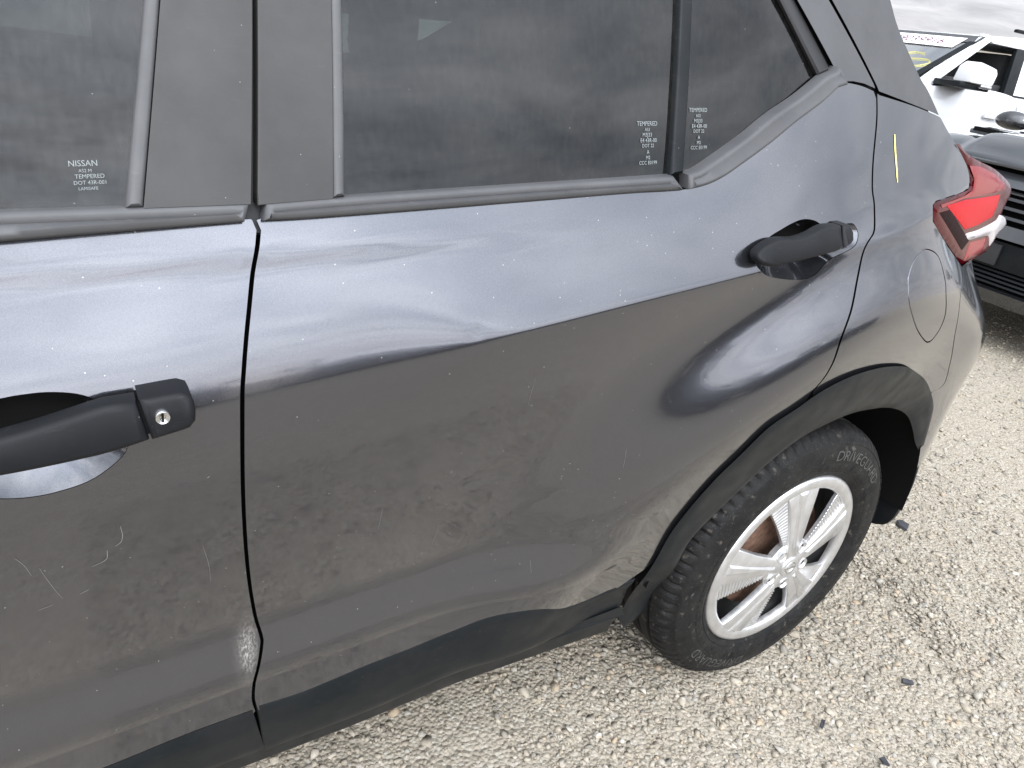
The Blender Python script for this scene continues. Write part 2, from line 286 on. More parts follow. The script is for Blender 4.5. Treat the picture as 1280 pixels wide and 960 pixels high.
def tyre_fn(nt, b):
    g = G(nt); n = g.noise(26, 5, 0.6)
    c = g.mix(g.ramp(n, (0.35, 0.0), (0.75, 1.0)), (0.005, 0.005, 0.0055), (0.016, 0.0155, 0.0145))
    c = g.mix(g.math('MULTIPLY', g.ramp(g.noise(70, 4), (0.62, 0.0), (0.75, 1.0)), 0.5), c, (0.13, 0.115, 0.095))
    c = g.mix(g.math('MULTIPLY', g.math('LESS_THAN', g.voro(260), 0.10), 0.3), c, (0.45, 0.43, 0.4))
    nt.links.new(c, b.inputs['Base Color']); nt.links.new(g.bump(g.noise(500, 3), 0.3, 0.0006), b.inputs['Normal'])
TYRE = mat('worn_tyre_rubber', rough=0.62, spec=0.2, fn=tyre_fn)
TYRE_TXT = mat('tyre_lettering', (0.050, 0.048, 0.044), 0.7)
def cap_fn(nt, b):
    g = G(nt); n = g.noise(35, 5, 0.6)
    c = g.mix(g.ramp(n, (0.3, 0.0), (0.75, 1.0)), (0.66, 0.66, 0.665), (0.52, 0.515, 0.51))
    nt.links.new(c, b.inputs['Base Color']); nt.links.new(g.ramp(g.noise(60, 4), (0.3, 0.28), (0.7, 0.45)), b.inputs['Roughness'])
HUBCAP = mat('silver_hubcap_lacquer', metal=0.8, rough=0.36, coat=0.5, fn=cap_fn)
STEEL = mat('dark_steel_wheel', (0.02, 0.02, 0.02), 0.6)
def rust_fn(nt, b):
    g = G(nt)
    c = g.mix(g.ramp(g.noise(60, 5, 0.65), (0.35, 0.0), (0.7, 1.0)), (0.07, 0.035, 0.022), (0.19, 0.105, 0.065))
    nt.links.new(c, b.inputs['Base Color'])
RUST = mat('rusty_brake_drum', rough=0.85, fn=rust_fn)
def ground_fn(nt, b):
    g = G(nt)
    big = g.noise(0.9, 5, 0.6); mid = g.noise(14, 6, 0.65); fine = g.noise(160, 4, 0.7)
    c = g.mix(g.ramp(big, (0.32, 0.0), (0.70, 1.0)), (0.54, 0.475, 0.385), (0.62, 0.57, 0.495))
    c = g.mix(g.ramp(mid, (0.35, 0.0), (0.70, 1.0)), c, (0.44, 0.39, 0.325))
    c = g.mix(g.math('MULTIPLY', g.ramp(fine, (0.40, 0.0), (0.62, 1.0)), 0.55), c, (0.66, 0.62, 0.55))
    vcol = g.voro(120, out='Color'); sepc = nt.nodes.new('ShaderNodeSeparateColor'); nt.links.new(vcol, sepc.inputs[0])
    c = g.mix(0.42, c, g.ramp(sepc.outputs[1], (0.0, (0.27, 0.25, 0.225)), (0.35, (0.50, 0.455, 0.39)), (0.75, (0.60, 0.565, 0.50)), (1.0, (0.76, 0.75, 0.72))))
    c = g.mix(1.0, c, (0.635, 0.61, 0.565), 'MULTIPLY')
    nt.links.new(c, b.inputs['Base Color'])
    h = g.math('ADD', g.math('MULTIPLY', g.voro(120), -1.0), g.math('MULTIPLY', fine, 0.5))
    nt.links.new(g.bump(h, 0.9, 0.006, g.bump(mid, 0.5, 0.03)), b.inputs['Normal'])
GROUND = mat('crushed_limestone_ground', rough=0.92, spec=0.2, fn=ground_fn)
def stone_fn(nt, b):
    g = G(nt); ge = nt.nodes.new('ShaderNodeNewGeometry')
    c = g.ramp(ge.outputs['Random Per Island'], (0.0, (0.27, 0.265, 0.26)), (0.16, (0.43, 0.39, 0.335)), (0.40, (0.54, 0.49, 0.415)), (0.60, (0.60, 0.56, 0.49)), (0.80, (0.48, 0.47, 0.455)), (0.93, (0.57, 0.46, 0.34)), (1.0, (0.76, 0.74, 0.70)))
    c = g.mix(g.math('MULTIPLY', g.ramp(g.noise(220, 4, 0.65), (0.35, 0.0), (0.7, 1.0)), 0.35), c, (0.63, 0.585, 0.51))
    c = g.mix(1.0, c, (0.635, 0.61, 0.565), 'MULTIPLY')
    nt.links.new(c, b.inputs['Base Color']); nt.links.new(g.bump(g.noise(350, 3), 0.4, 0.002), b.inputs['Normal'])
STONE = mat('limestone_chips', rough=0.9, spec=0.25, fn=stone_fn)
LENS_RED = mat('red_lamp_lens', (0.065, 0.003, 0.006), 0.15, spec=0.2, coat=0.12)
LENS_BRIGHT = mat('bright_red_reflector', (0.42, 0.002, 0.009), 0.28, spec=0.1, coat=0.06)
LENS_DARK = mat('smoked_lamp_segment', (0.012, 0.003, 0.004), 0.4, spec=0.04)
LENS_PINK = mat('paler_red_lens', (0.22, 0.007, 0.015), 0.18, spec=0.35, coat=0.2)  # paler red that paints the sky's reflection into the upper lens
LENS_CLEAR = mat('clear_ribbed_lens', (0.46, 0.43, 0.44), 0.2, coat=0.5)
WHITE = mat('white_car_paint', (0.66, 0.665, 0.675), 0.35, coat=0.8)
BLACKP = mat('black_car_paint', (0.020, 0.021, 0.024), 0.2, coat=1.0)
HOODP = mat('charcoal_hood_paint', (0.055, 0.058, 0.064), 0.28, metal=0.4, coat=1.0)
CHROME = mat('brushed_metal', (0.6, 0.6, 0.6), 0.25, metal=1.0)
PAPER = mat('white_sticker_paper', (0.82, 0.80, 0.80), 0.8)
INK = mat('printed_ink', (0.16, 0.05, 0.09), 0.8)
SEAT = mat('charcoal_seat_cloth', (0.03, 0.03, 0.032), 0.9)
INTERIOR = mat('dark_interior_plastic', (0.018, 0.018, 0.019), 0.7)
DEBRIS = mat('dark_plastic_debris', (0.035, 0.036, 0.042), 0.5)

# ---------------------------------------------------------------- helpers
def tag(o, label=None, cat=None, group=None, kind=None):
    if label: o['label'] = label
    if cat: o['category'] = cat
    if group: o['group'] = group
    if kind: o['kind'] = kind
    return o
def empty(name, loc=(0, 0, 0), rz=0.0):
    o = bpy.data.objects.new(name, None); col.objects.link(o); o.location = loc; o.rotation_euler = (0, 0, rz); o.empty_display_size = 0.2; return o
def mk(name, verts, faces, m, parent=None, smooth=True, normals=None, sharp=None):
    me = bpy.data.meshes.new(name); me.from_pydata([tuple(v) for v in verts], [], [tuple(f) for f in faces]); me.validate(); me.update()
    me.materials.append(m)
    if smooth: me.shade_smooth()
    if normals is not None and len(normals) == len(me.vertices): me.normals_split_custom_set_from_vertices([tuple(n) for n in normals])
    elif sharp is not None: me.set_sharp_from_angle(angle=math.radians(sharp))
    o = bpy.data.objects.new(name, me); col.objects.link(o)
    if parent is not None: o.parent = parent
    return o
def cr(pts, step=0.008, closed=False):
    """Catmull-Rom resampling of a polyline of 2-D points"""
    P = [np.array(p, float) for p in pts]; n = len(P); out = []
    rng = range(n) if closed else range(n-1)
    for i in rng:
        p1 = P[i]; p2 = P[(i+1) % n]
        p0 = P[i-1] if (closed or i > 0) else 2*p1-p2
        p3 = P[(i+2) % n] if (closed or i < n-2) else 2*p2-p1
        k = max(1, int(np.hypot(*(p2-p1))/step))
        for j in range(k):
            t = j/k
            out.append(0.5*((2*p1)+(-p0+p2)*t+(2*p0-5*p1+4*p2-p3)*t*t+(-p0+3*p1-3*p2+p3)*t**3))
    if not closed: out.append(P[-1])
    return [tuple(p) for p in out]
def lin(pts, step=0.01, closed=False):
    P = [np.array(p, float) for p in pts]; n = len(P); out = []
    for i in (range(n) if closed else range(n-1)):
        a = P[i]; b = P[(i+1) % n]; k = max(1, int(np.hypot(*(b-a))/step))
        out += [tuple(a+(b-a)*j/k) for j in range(k)]
    if not closed: out.append(tuple(P[-1]))
    return out
def clean(pts, eps=0.0012):
    out = []
    for p in pts:
        if not out or math.hypot(p[0]-out[-1][0], p[1]-out[-1][1]) > eps: out.append(p)
    while len(out) > 3 and math.hypot(out[0][0]-out[-1][0], out[0][1]-out[-1][1]) <= eps: out.pop()
    return out
def area(p): return 0.5*sum(p[i-1][0]*p[i][1]-p[i][0]*p[i-1][1] for i in range(len(p)))
def ccw(p): return p if area(p) > 0 else p[::-1]
def offs(p, d):
    """move a ccw loop outwards by d"""
    n = len(p); out = []
    for i in range(n):
        a = np.array(p[i-1]); b = np.array(p[i]); c = np.array(p[(i+1) % n])
        e1 = b-a; e2 = c-b; e1 = e1/(np.hypot(*e1)+1e-12); e2 = e2/(np.hypot(*e2)+1e-12)
        n1 = np.array((e1[1], -e1[0])); n2 = np.array((e2[1], -e2[0])); m = n1+n2; l = np.hypot(*m)
        m = m/l if l > 1e-6 else n1
        k = d/max(0.5, float(m@n1)); out.append((b[0]+m[0]*k, b[1]+m[1]*k))
    return out
def inside(pts, poly):
    x = pts[:, 0]; y = pts[:, 1]; P = np.array(poly); Q = np.roll(P, -1, 0); r = np.zeros(len(pts), bool)
    for (x1, y1), (x2, y2) in zip(P, Q):
        c = ((y1 > y) != (y2 > y)); 
        if y2 != y1: r ^= c & (x < (x2-x1)*(y-y1)/(y2-y1)+x1)
    return r
def dist_to(pts, poly):
    P = np.array(poly); Q = np.roll(P, -1, 0); best = np.full(len(pts), 9.0)
    for a, b in zip(P, Q):
        e = b-a; t = np.clip(((pts-a)@e)/(e@e+1e-12), 0, 1); d = pts-(a+t[:, None]*e)
        best = np.minimum(best, np.hypot(d[:, 0], d[:, 1]))
    return best
def nrm(f, x, z, h=0.0012):
    gx = (f(x+h, z)-f(x-h, z))/(2*h); gz = (f(x, z+h)-f(x, z-h))/(2*h)
    v = Vector((gx, -1.0, gz)); v.normalize(); return v
def body_rows(x):
    zc = z_crease(x); zl = z_low(x); r = [0.22, 0.25, 0.28, 0.31, 0.335]
    r += [zl+d for d in (-0.085, -0.07, -0.055, -0.04, -0.026, -0.014, -0.006, -0.002, 0.002, 0.006, 0.014, 0.024, 0.036, 0.048, 0.060, 0.072, 0.085, 0.10)]
    a = zl+0.115; b = zc-0.10
    r += [a+(b-a)*i/22 for i in range(23)]
    r += [zc+d for d in (-0.085, -0.07, -0.056, -0.043, -0.032, -0.023, -0.016, -0.010, -0.0065, -0.004, -0.002, 0.0, 0.002, 0.004, 0.0065, 0.010, 0.016, 0.024, 0.034, 0.046)]
    r += [zc+0.058+0.011*i for i in range(24)]
    return r
def panel(name, outline, f, m, parent, holes=(), h=0.012, off=0.0, edge=True, rows=None, depth=0.016, rad=0.0016, label=None, dome=None):
    """a sheet-metal panel lying on y = f(x, z), with rolled edges"""
    out = ccw(clean(outline)); hs = [ccw(clean(q))[::-1] for q in holes]
    xs = [p[0] for p in out]; zs = [p[1] for p in out]
    g = []
    x = min(xs)+h/2
    while x < max(xs):
        if rows: g += [(x, z) for z in rows(x)]
        else:
            z = min(zs)+h/2
            while z < max(zs): g.append((x, z)); z += h
        x += h
    g = np.array(g) if g else np.zeros((0, 2)); ok = np.zeros(0, bool)
    if len(g):
        ok = inside(g, out) & (dist_to(g, out) > 0.0035)
        for q in hs: ok &= ~inside(g, q) & (dist_to(g, q) > 0.0035)
        g = g[ok]
    pts = list(out); edges = [(i, (i+1) % len(out)) for i in range(len(out))]
    for q in hs:
        b = len(pts); pts += q; edges += [(b+i, b+(i+1) % len(q)) for i in range(len(q))]
    nb = len(pts); pts += [tuple(p) for p in g]
    vco, _, fcs, _, _, _ = delaunay_2d_cdt([Vector((p[0], p[1])) for p in pts], edges, [], 0, 1e-7)
    V2 = np.array([(v.x, v.y) for v in vco]); tri = np.array([tuple(t) for t in fcs if len(t) == 3])
    cen = V2[tri].mean(1); ok = inside(cen, out)
    for q in hs: ok &= ~inside(cen, q)
    tri = tri[ok]
    verts = [(p[0], f(p[0], p[1])+off, p[1]) for p in V2]; norms = [nrm(f, p[0], p[1]) for p in V2]
    if dome is not None:                                              # crowned section: (height, width)
        dd = np.clip(dist_to(V2, out)/dome[1], 0, 1); up_ = dome[0]*(1-(1-dd)**2)
        verts = [(v[0], v[1]-u, v[2]) for v, u in zip(verts, up_)]; norms = None
    faces = []
    for t in tri:
        a, b, c = V2[t]
        faces.append(tuple(int(i) for i in (t if ((b[0]-a[0])*(c[1]-a[1])-(b[1]-a[1])*(c[0]-a[0])) > 0 else t[::-1])))
    if edge:
        key = {(round(p[0], 5), round(p[1], 5)): i for i, p in enumerate(V2)}
        for loop in [out]+hs:
            n = len(loop); idx = [key.get((round(p[0], 5), round(p[1], 5))) for p in loop]
            if None in idx: continue
            r1 = offs(loop, rad*0.7); r2 = offs(loop, rad)
            rings = [idx]
            for rr, dy, wgt in ((r1, rad*0.3, 0.75), (r2, rad, 1.6), (r2, depth, 1.6)):
                b = len(verts); ring = []
                for i in range(n):
                    p0 = loop[i]; verts.append((rr[i][0], f(*p0)+off+dy, rr[i][1]))
                    ring.append(b+i)
                    if norms is None: continue
                    l = Vector((r2[i][0]-p0[0], 0, r2[i][1]-p0[1])); l.normalize()
                    v = norms[idx[i]]+l*wgt if wgt < 1.5 else l; v.normalize(); norms.append(v)
                rings.append(ring)
            for A, B in zip(rings, rings[1:]):
                for i in range(n):
                    j = (i+1) % n; faces.append((A[i], B[i], B[j], A[j]))
    o = mk(name, verts, faces, m, parent, normals=norms, sharp=50)
    if label: o['label'] = label
    return o
def puff(name, outline, f, m, parent, off=0.0, thick=0.012, rings=((0.0, 0.002), (0.0008, 0.0007), (0.002, 0.0)), crown=0.0, sharp=40, plane='xz', label=None):
    """a solid piece: outline on y = f + off, thickness into the car, bevelled towards the viewer"""
    p = ccw(clean(outline, 0.0008)); n = len(p); verts = []; faces = []
    def ring(inset, dy):
        q = offs(p, -inset) if inset else p; b = len(verts)
        for i in range(n): verts.append((q[i][0], f(*p[i])+off+dy, q[i][1]))
        return list(range(b, b+n))
    R = [ring(0.0, thick)]+[ring(a, d) for a, d in rings]
    for A, B in zip(R, R[1:]):
        for i in range(n):
            j = (i+1) % n; faces.append((A[j], B[j], B[i], A[i]))
    bm = bmesh.new(); bv = [bm.verts.new(v) for v in verts]
    for q in faces: bm.faces.new([bv[i] for i in q])
    cap = bm.faces.new([bv[i] for i in R[-1]]); back = bm.faces.new([bv[i] for i in R[0]][::-1])
    bmesh.ops.triangulate(bm, faces=[cap, back], ngon_method='BEAUTY')
    bmesh.ops.recalc_face_normals(bm, faces=bm.faces[:])
    me = bpy.data.meshes.new(name); bm.to_mesh(me); bm.free(); me.materials.append(m); me.shade_smooth(); me.set_sharp_from_angle(angle=math.radians(sharp))
    o = bpy.data.objects.new(name, me); col.objects.link(o); o.parent = parent
    if label: o['label'] = label
    return o
def bowl(name, outline, f, depth, m, parent, power=2.4):
    p = ccw(clean(outline)); n = len(p); cx = sum(a for a, _ in p)/n; cz = sum(b for _, b in p)/n; verts = []; faces = []; R = []
    for s in (1.0, 0.97, 0.92, 0.85, 0.75, 0.62, 0.48, 0.33, 0.17):
        b = len(verts)
        for x, z in p:
            X = cx+(x-cx)*s; Z = cz+(z-cz)*s; pw = power if z > cz else 2.1; verts.append((X, f(x, z)*s+f(cx, cz)*(1-s)+0.0012+depth*(1-s**pw), Z))
        R.append(list(range(b, b+n)))
    verts.append((cx, f(cx, cz)+0.0012+depth, cz)); c = len(verts)-1
    for A, B in zip(R, R[1:]):
        for i in range(n): faces.append((A[i], A[(i+1) % n], B[(i+1) % n], B[i]))
    for i in range(n): faces.append((R[-1][i], R[-1][(i+1) % n], c))
    return mk(name, verts, faces, m, parent)
def box(bm, c, s, rot=None):
    r = bmesh.ops.create_cube(bm, size=1.0); vs_ = r['verts']
    for v in vs_:
        v.co = Vector((v.co.x*s[0], v.co.y*s[1], v.co.z*s[2]))
        if rot is not None: v.co = rot @ v.co
        v.co += Vector(c)
    return vs_
def bmobj(name, bm, m, parent=None, smooth=False, sharp=35, bevel=0.0):
    if bevel: bmesh.ops.bevel(bm, geom=bm.edges[:], offset=bevel, segments=2, affect='EDGES', profile=0.6, clamp_overlap=True)
    me = bpy.data.meshes.new(name); bm.to_mesh(me); bm.free(); me.materials.append(m)
    if smooth or bevel: me.shade_smooth(); me.set_sharp_from_angle(angle=math.radians(sharp))
    o = bpy.data.objects.new(name, me); col.objects.link(o)
    if parent is not None: o.parent = parent
    return o
def boxobj(name, c, s, m, parent, bevel=0.004, rot=None):
    bm = bmesh.new(); box(bm, c, s, rot); return bmobj(name, bm, m, parent, bevel=bevel)
def lathe(name, prof, m, parent, center, n=96, closed=False, fn=None):
    """profile of (radius, y) turned round the axle (world y)"""
    verts = []; faces = []; k = len(prof)
    for i in range(n):
        a = 2*math.pi*i/n
        for j, (r, y) in enumerate(prof):
            if fn: r, y = fn(i, j, r, y)
            verts.append((center[0]+r*math.cos(a), center[1]+y, center[2]+r*math.sin(a)))
    for i in range(n):
        i2 = (i+1) % n
        for j in range(k-1 if not closed else k):
            j2 = (j+1) % k; faces.append((i*k+j, i*k+j2, i2*k+j2, i2*k+j))
    return mk(name, verts, faces, m, parent, sharp=38)
def text_mesh(s, size, align='CENTER'):
    cu = bpy.data.curves.new('text_tmp', 'FONT'); cu.body = s; cu.size = size; cu.align_x = align; cu.fill_mode = 'FRONT'; cu.resolution_u = 3
    o = bpy.data.objects.new('text_tmp', cu); col.objects.link(o)
    dg = bpy.context.evaluated_depsgraph_get(); me = o.evaluated_get(dg).to_mesh()
    vs_ = [v.co.copy() for v in me.vertices]; fs = [tuple(p.vertices) for p in me.polygons]
    o.evaluated_get(dg).to_mesh_clear(); bpy.data.objects.remove(o); bpy.data.curves.remove(cu)
    return vs_, fs
def ribbon(name, pts, w, f, off, m, parent, label=None):
    """thin flat stroke following pts (x, z) on the surface"""
    P = [np.array(p, float) for p in pts]; verts = []; faces = []
    for i, p in enumerate(P):
        t = P[min(i+1, len(P)-1)]-P[max(i-1, 0)]; t = t/(np.hypot(*t)+1e-9); nn = np.array((-t[1], t[0]))
        ww = w*(0.55+0.45*math.sin(math.pi*(i+0.5)/len(P)))*(0.8+0.4*random.random())
        for s in (-0.5, 0.5):
            q = p+nn*ww*s; verts.append((q[0], f(q[0], q[1])+off, q[1]))
    for i in range(len(P)-1): faces.append((2*i, 2*i+1, 2*i+3, 2*i+2))
    o = mk(name, verts, faces, m, parent)
    if label: o['label'] = label
    return o

# ---------------------------------------------------------------- ground
def build_ground():
    n = 60; ex = [-900, -200, -60, -20]+[-8+16*i/n for i in range(n+1)]+[20, 60, 200, 900]
    verts = []; faces = []; k = len(ex)
    for x in ex:
        for y in ex:
            z = 0.0 if max(abs(x), abs(y)) > 8 else 0.006*math.sin(x*2.1+y*1.3)+0.005*math.sin(x*0.9-y*3.1+1)-0.006
            if math.hypot(x, y-0.15) < 0.6: z = -0.002
            verts.append((x, y, z))
    for i in range(k-1):
        for j in range(k-1): faces.append((i*k+j, (i+1)*k+j, (i+1)*k+j+1, i*k+j+1))
    tag(mk('ground', verts, faces, GROUND), kind='structure')
    # gravel: tens of thousands of angular limestone chips, denser where the lot is loose
    shapes = []
    for s_ in range(14):
        hb = bmesh.new(); r_ = np.random.default_rng(50+s_)
        for p in r_.normal(size=(11, 3)):
            p = p/np.linalg.norm(p)*r_.uniform(0.75, 1.15); hb.verts.new(p)
        bmesh.ops.convex_hull(hb, input=hb.verts[:]); 
        for v in [v for v in hb.verts if not v.link_faces]: hb.verts.remove(v)
        hb.verts.index_update(); bmesh.ops.triangulate(hb, faces=hb.faces[:])
        shapes.append((np.array([v.co[:] for v in hb.verts]), np.array([[v.index for v in f.verts] for f in hb.faces]))); hb.free()
    def scatter(name, cnt, xr, yr, smin, smax, power, keep):
        xy = np.stack([RNG.uniform(*xr, cnt), RNG.uniform(*yr, cnt)], 1)
        xy = xy[keep(xy)]
        VV = []; FF = []; base = 0
        which = RNG.integers(0, len(shapes), len(xy))
        for si, (bv, bf) in enumerate(shapes):
            q = xy[which == si]; cnt = len(q); s = smin+(smax-smin)*RNG.random(cnt)**power
            sc = np.stack([RNG.uniform(0.8, 1.45, cnt), RNG.uniform(0.6, 1.05, cnt), RNG.uniform(0.35, 0.8, cnt)], 1)*s[:, None]
            V = np.repeat(bv[None], cnt, 0)*sc[:, None, :]
            tx = RNG.uniform(-0.6, 0.6, cnt); ct, st_ = np.cos(tx)[:, None], np.sin(tx)[:, None]
            V = np.stack([V[:, :, 0], V[:, :, 1]*ct-V[:, :, 2]*st_, V[:, :, 1]*st_+V[:, :, 2]*ct], 2)
            a = RNG.uniform(0, 6.283, cnt); ca, sa = np.cos(a)[:, None], np.sin(a)[:, None]
            V = np.stack([V[:, :, 0]*ca-V[:, :, 1]*sa, V[:, :, 0]*sa+V[:, :, 1]*ca, V[:, :, 2]], 2)
            x, y = q[:, 0], q[:, 1]
            gz = 0.006*np.sin(x*2.1+y*1.3)+0.005*np.sin(x*0.9-y*3.1+1)-0.006
            gz = np.where(np.hypot(x, y-0.15) < 0.6, -0.002, gz)
            V[:, :, 0] += x[:, None]; V[:, :, 1] += y[:, None]; V[:, :, 2] += (gz+sc[:, 2]*RNG.uniform(-0.5, 0.4, cnt))[:, None]
            VV.append(V.reshape(-1, 3)); FF.append((bf[None]+(base+np.arange(cnt)*len(bv))[:, None, None]).reshape(-1, 3)); base += cnt*len(bv)
        V = np.concatenate(VV); F = np.concatenate(FF)
        me = bpy.data.meshes.new(name); me.vertices.add(len(V)); me.vertices.foreach_set('co', V.ravel().astype(np.float32))
        me.loops.add(len(F)*3); me.loops.foreach_set('vertex_index', F.ravel().astype(np.int32))
        me.polygons.add(len(F)); me.polygons.foreach_set('loop_start', np.arange(0, len(F)*3, 3, dtype=np.int32))
        me.update(calc_edges=True); me.materials.append(STONE)
        o = bpy.data.objects.new(name, me); col.objects.link(o); return o
    def nz(xy, s, ph): return 0.5+0.5*np.sin(xy[:, 0]*s+1.7*np.sin(xy[:, 1]*s*0.8+ph))*np.sin(xy[:, 1]*s*1.1+ph*2)
    def wheelfree(xy): return ~((np.abs(xy[:, 0]) < 0.13) & (xy[:, 1] > 0.04) & (xy[:, 1] < 0.27))
    near = lambda xy: wheelfree(xy) & ((xy[:, 1] < 0.75) | (xy[:, 0] > 0.2)) & (RNG.random(len(xy)) < 0.45+0.55*nz(xy, 2.6, 0.6))
    tag(scatter('gravel', 52000, (-1.25, 1.5), (-0.65, 0.85), 0.0028, 0.0110, 2.6, near), 'loose pale limestone gravel chips covering the ground beside the grey car', 'gravel', kind='stuff')
    mid = lambda xy: wheelfree(xy) & (RNG.random(len(xy)) < 0.35+0.65*nz(xy, 1.7, 0.3))
    tag(scatter('gravel', 1700, (-1.2, 1.6), (-0.7, 0.6), 0.008, 0.019, 2.6, mid), 'larger angular grey and tan stones strewn among the fine gravel', 'gravel', kind='stuff')
    far = lambda xy: ~((xy[:, 0] < 1.5) & (xy[:, 1] < 0.85))
    tag(scatter('gravel', 30000, (0.4, 5.0), (-0.6, 3.4), 0.004, 0.014, 2.4, far), 'gravel spread over the lot towards the black car', 'gravel', kind='stuff')
build_ground()

# ---------------------------------------------------------------- the grey car
CAR = tag(empty('grey_crossover'), 'scratched dark grey metallic crossover seen along its side, rear wheel on gravel', 'car')
def shift(pts, dx, dz=0.0): return [(x+dx, z+dz) for x, z in pts]
def low(pts, d): return [(x, z-d) for x, z in pts]
def to_wheel(pts, k): return [(x*k, 0.32+(z-0.32)*k) for x, z in pts]
SEAM = cr(T['seam'], 0.006); RSEAM = cr(T['rseam'], 0.006)
BELT = cr(T['belt'], 0.008); QTOP = cr(T['qtop'], 0.006); QTOP2 = cr(T['qtop2'], 0.006)
ARCH = cr(T['archout'], 0.007)
def seam_split(z0, z1, pts): return [p for p in pts if z0 <= p[1] <= z1]
def at_x(pts, x):
    for a, b in zip(pts, pts[1:]):
        if (a[0]-x)*(b[0]-x) <= 0 and a[0] != b[0]: return a[1]+(b[1]-a[1])*(x-a[0])/(b[0]-a[0])
    return pts[0][1] if x < pts[0][0] else pts[-1][1]
GAP = 0.0021
XF = -2.04                                                        # front edge of the front door, far out of the picture
# ---- front door
fd = None
belt_f = [(XF, 0.968)]+[(x, 1.0262+0.094*(x+1.2902)) for x in (-1.9, -1.7, -1.5, -1.4)]+[p for p in BELT if p[0] < SEAM[0][0]-GAP]
clad_f = [(XF, 0.335), (-1.8, 0.343), (-1.5, 0.352)]+cr(T['cladF'], 0.01)
seam_l = shift([p for p in SEAM if 0.380 < p[1] < 1.046], -GAP)
fd_out = lin(belt_f, 0.012)+seam_l+low([p for p in lin(clad_f, 0.012) if p[0] < seam_l[-1][0]-0.003], 0.014)[::-1]
frec = cr(T['frecess'], 0.005, True); rrec = cr(T['rrecess'], 0.004, True)
fd = panel('front_door', fd_out, f_body, PAINT, CAR, holes=[frec], h=0.013, rows=body_rows)
bowl('handle_recess', frec, f_body, 0.044, PAINT, fd, 4.0)
puff('door_handle', cr(T['fhandle'][1:6], 0.012)+cr(T['fhandle'][6:]+T['fhandle'][:1], 0.012), f_body, HANDLE, fd, off=-0.032, thick=0.020,
     rings=((0.0, 0.007), (0.0012, 0.0035), (0.004, 0.001), (0.007, 0.0)), sharp=60)
fc = puff('handle_cap', cr(T['fcap'], 0.006), f_body, HANDLE, fd, off=-0.032, thick=0.032, rings=((0.0, 0.006), (0.001, 0.003), (0.0035, 0.0008), (0.006, 0.0)), sharp=60, label='fixed end cap of the front door handle with a key lock')
puff('handle_slot_shade', [(T['fhandle'][5][0]-0.004, T['fhandle'][5][1]-0.004), (T['fcap'][0][0]+0.004, T['fcap'][0][1]-0.004), (T['fcap'][6][0]+0.004, T['fcap'][6][1]+0.003), (T['fhandle'][6][0]-0.004, T['fhandle'][6][1]+0.003)], f_body, VOID, fd, off=-0.024, thick=0.024, rings=((0.0, 0.001), (0.001, 0.0)))  # dark filler put in so the slot beside the cap reads as shade
lx, lz = T['flock'][0]; ly = f_body(lx, lz)-0.0335
lathe('key_lock', [(0.0001, 0.0012), (0.0022, 0.0012), (0.0024, 0.0), (0.0058, -0.0012), (0.0066, 0.0), (0.0068, 0.006)], CHROME, fd, (lx, ly, lz), 28)
boxobj('key_slot', (lx, ly-0.0012, lz), (0.0016, 0.001, 0.0075), VOID, fd, bevel=0.0)
# ---- rear door
belt_r = [p for p in BELT if p[0] > SEAM[0][0]+GAP]
rs = shift([p for p in RSEAM if p[1] < 1.2365], -0.0024)
seam_r = shift([p for p in SEAM if 0.385 < p[1] < 1.047], GAP)
arch_r = [p for p in ARCH if p[1] > 0.455 and p[0] < rs[-1][0]-0.004]
clad_r = [p for p in cr(T['clad'], 0.01) if seam_r[-1][0]+0.004 < p[0] < -0.487]
rd_out = belt_r+QTOP+rs+to_wheel(arch_r, 0.975)[::-1]+low(clad_r, 0.014)[::-1]+seam_r[::-1]
rd = panel('rear_door', rd_out, f_body, PAINT, CAR, holes=[rrec], h=0.010, rows=body_rows, depth=0.03)
bowl('handle_recess', rrec, f_body, 0.040, PAINT, rd, 4.0)
puff('door_handle', cr(T['rhandle'][6:]+T['rhandle'][:6], 0.006), f_body, HANDLE, rd, off=-0.026, thick=0.018,
     rings=((0.0, 0.006), (0.001, 0.003), (0.0035, 0.001), (0.006, 0.0)), sharp=60)
puff('handle_cap', T['rcap'], f_body, HANDLE, rd, off=-0.026, thick=0.026, rings=((0.0, 0.005), (0.001, 0.0025), (0.003, 0.0006), (0.005, 0.0)), sharp=60)
# ---- quarter panel, fuel flap, rear bumper
rs2 = shift(RSEAM, 0.0020); flap = cr(T['flap'], 0.006, True); bs = cr(T['bseam'], 0.006)
arch_q = [p for p in ARCH if rs2[-1][0]+0.004 < p[0] < bs[-1][0]]
lin_in = cr(T['lampin'][:3], 0.006)+cr(T['lampin'][3:5], 0.006)+cr(T['lampin'][5:7], 0.006)+T['lampin'][7:8]+cr(T['lampin'][8:], 0.006)
qp_out = QTOP2+lin_in+shift(bs, -0.0012)+to_wheel(arch_q, 0.975)[::-1]+rs2[::-1]
qp = panel('quarter_panel', qp_out, f_body, PAINT, CAR, holes=[flap], h=0.010, rows=body_rows, depth=0.045)
panel('fuel_flap', offs(ccw(clean(flap)), -0.0034), f_body, PAINT, qp, h=0.010, rows=body_rows, off=0.0002)
ribbon('chalk_mark', cr(T['chalk'], 0.004), 0.0050, f_body, -0.0008, CHALK, qp, 'short pale yellow grease pencil stroke')
arch_b = [p for p in ARCH if p[0] > bs[-1][0]+0.003]
bump_out = shift(bs, 0.0016)+to_wheel(arch_b, 0.975)+[(0.42, 0.47), (0.46, 0.40), (0.66, 0.38), (0.68, 0.60), (0.68, 0.80), (0.66, 0.935), (0.50, 0.940)]
bp = panel('rear_bumper', bump_out, f_body, PAINT, CAR, h=0.012, rows=body_rows)
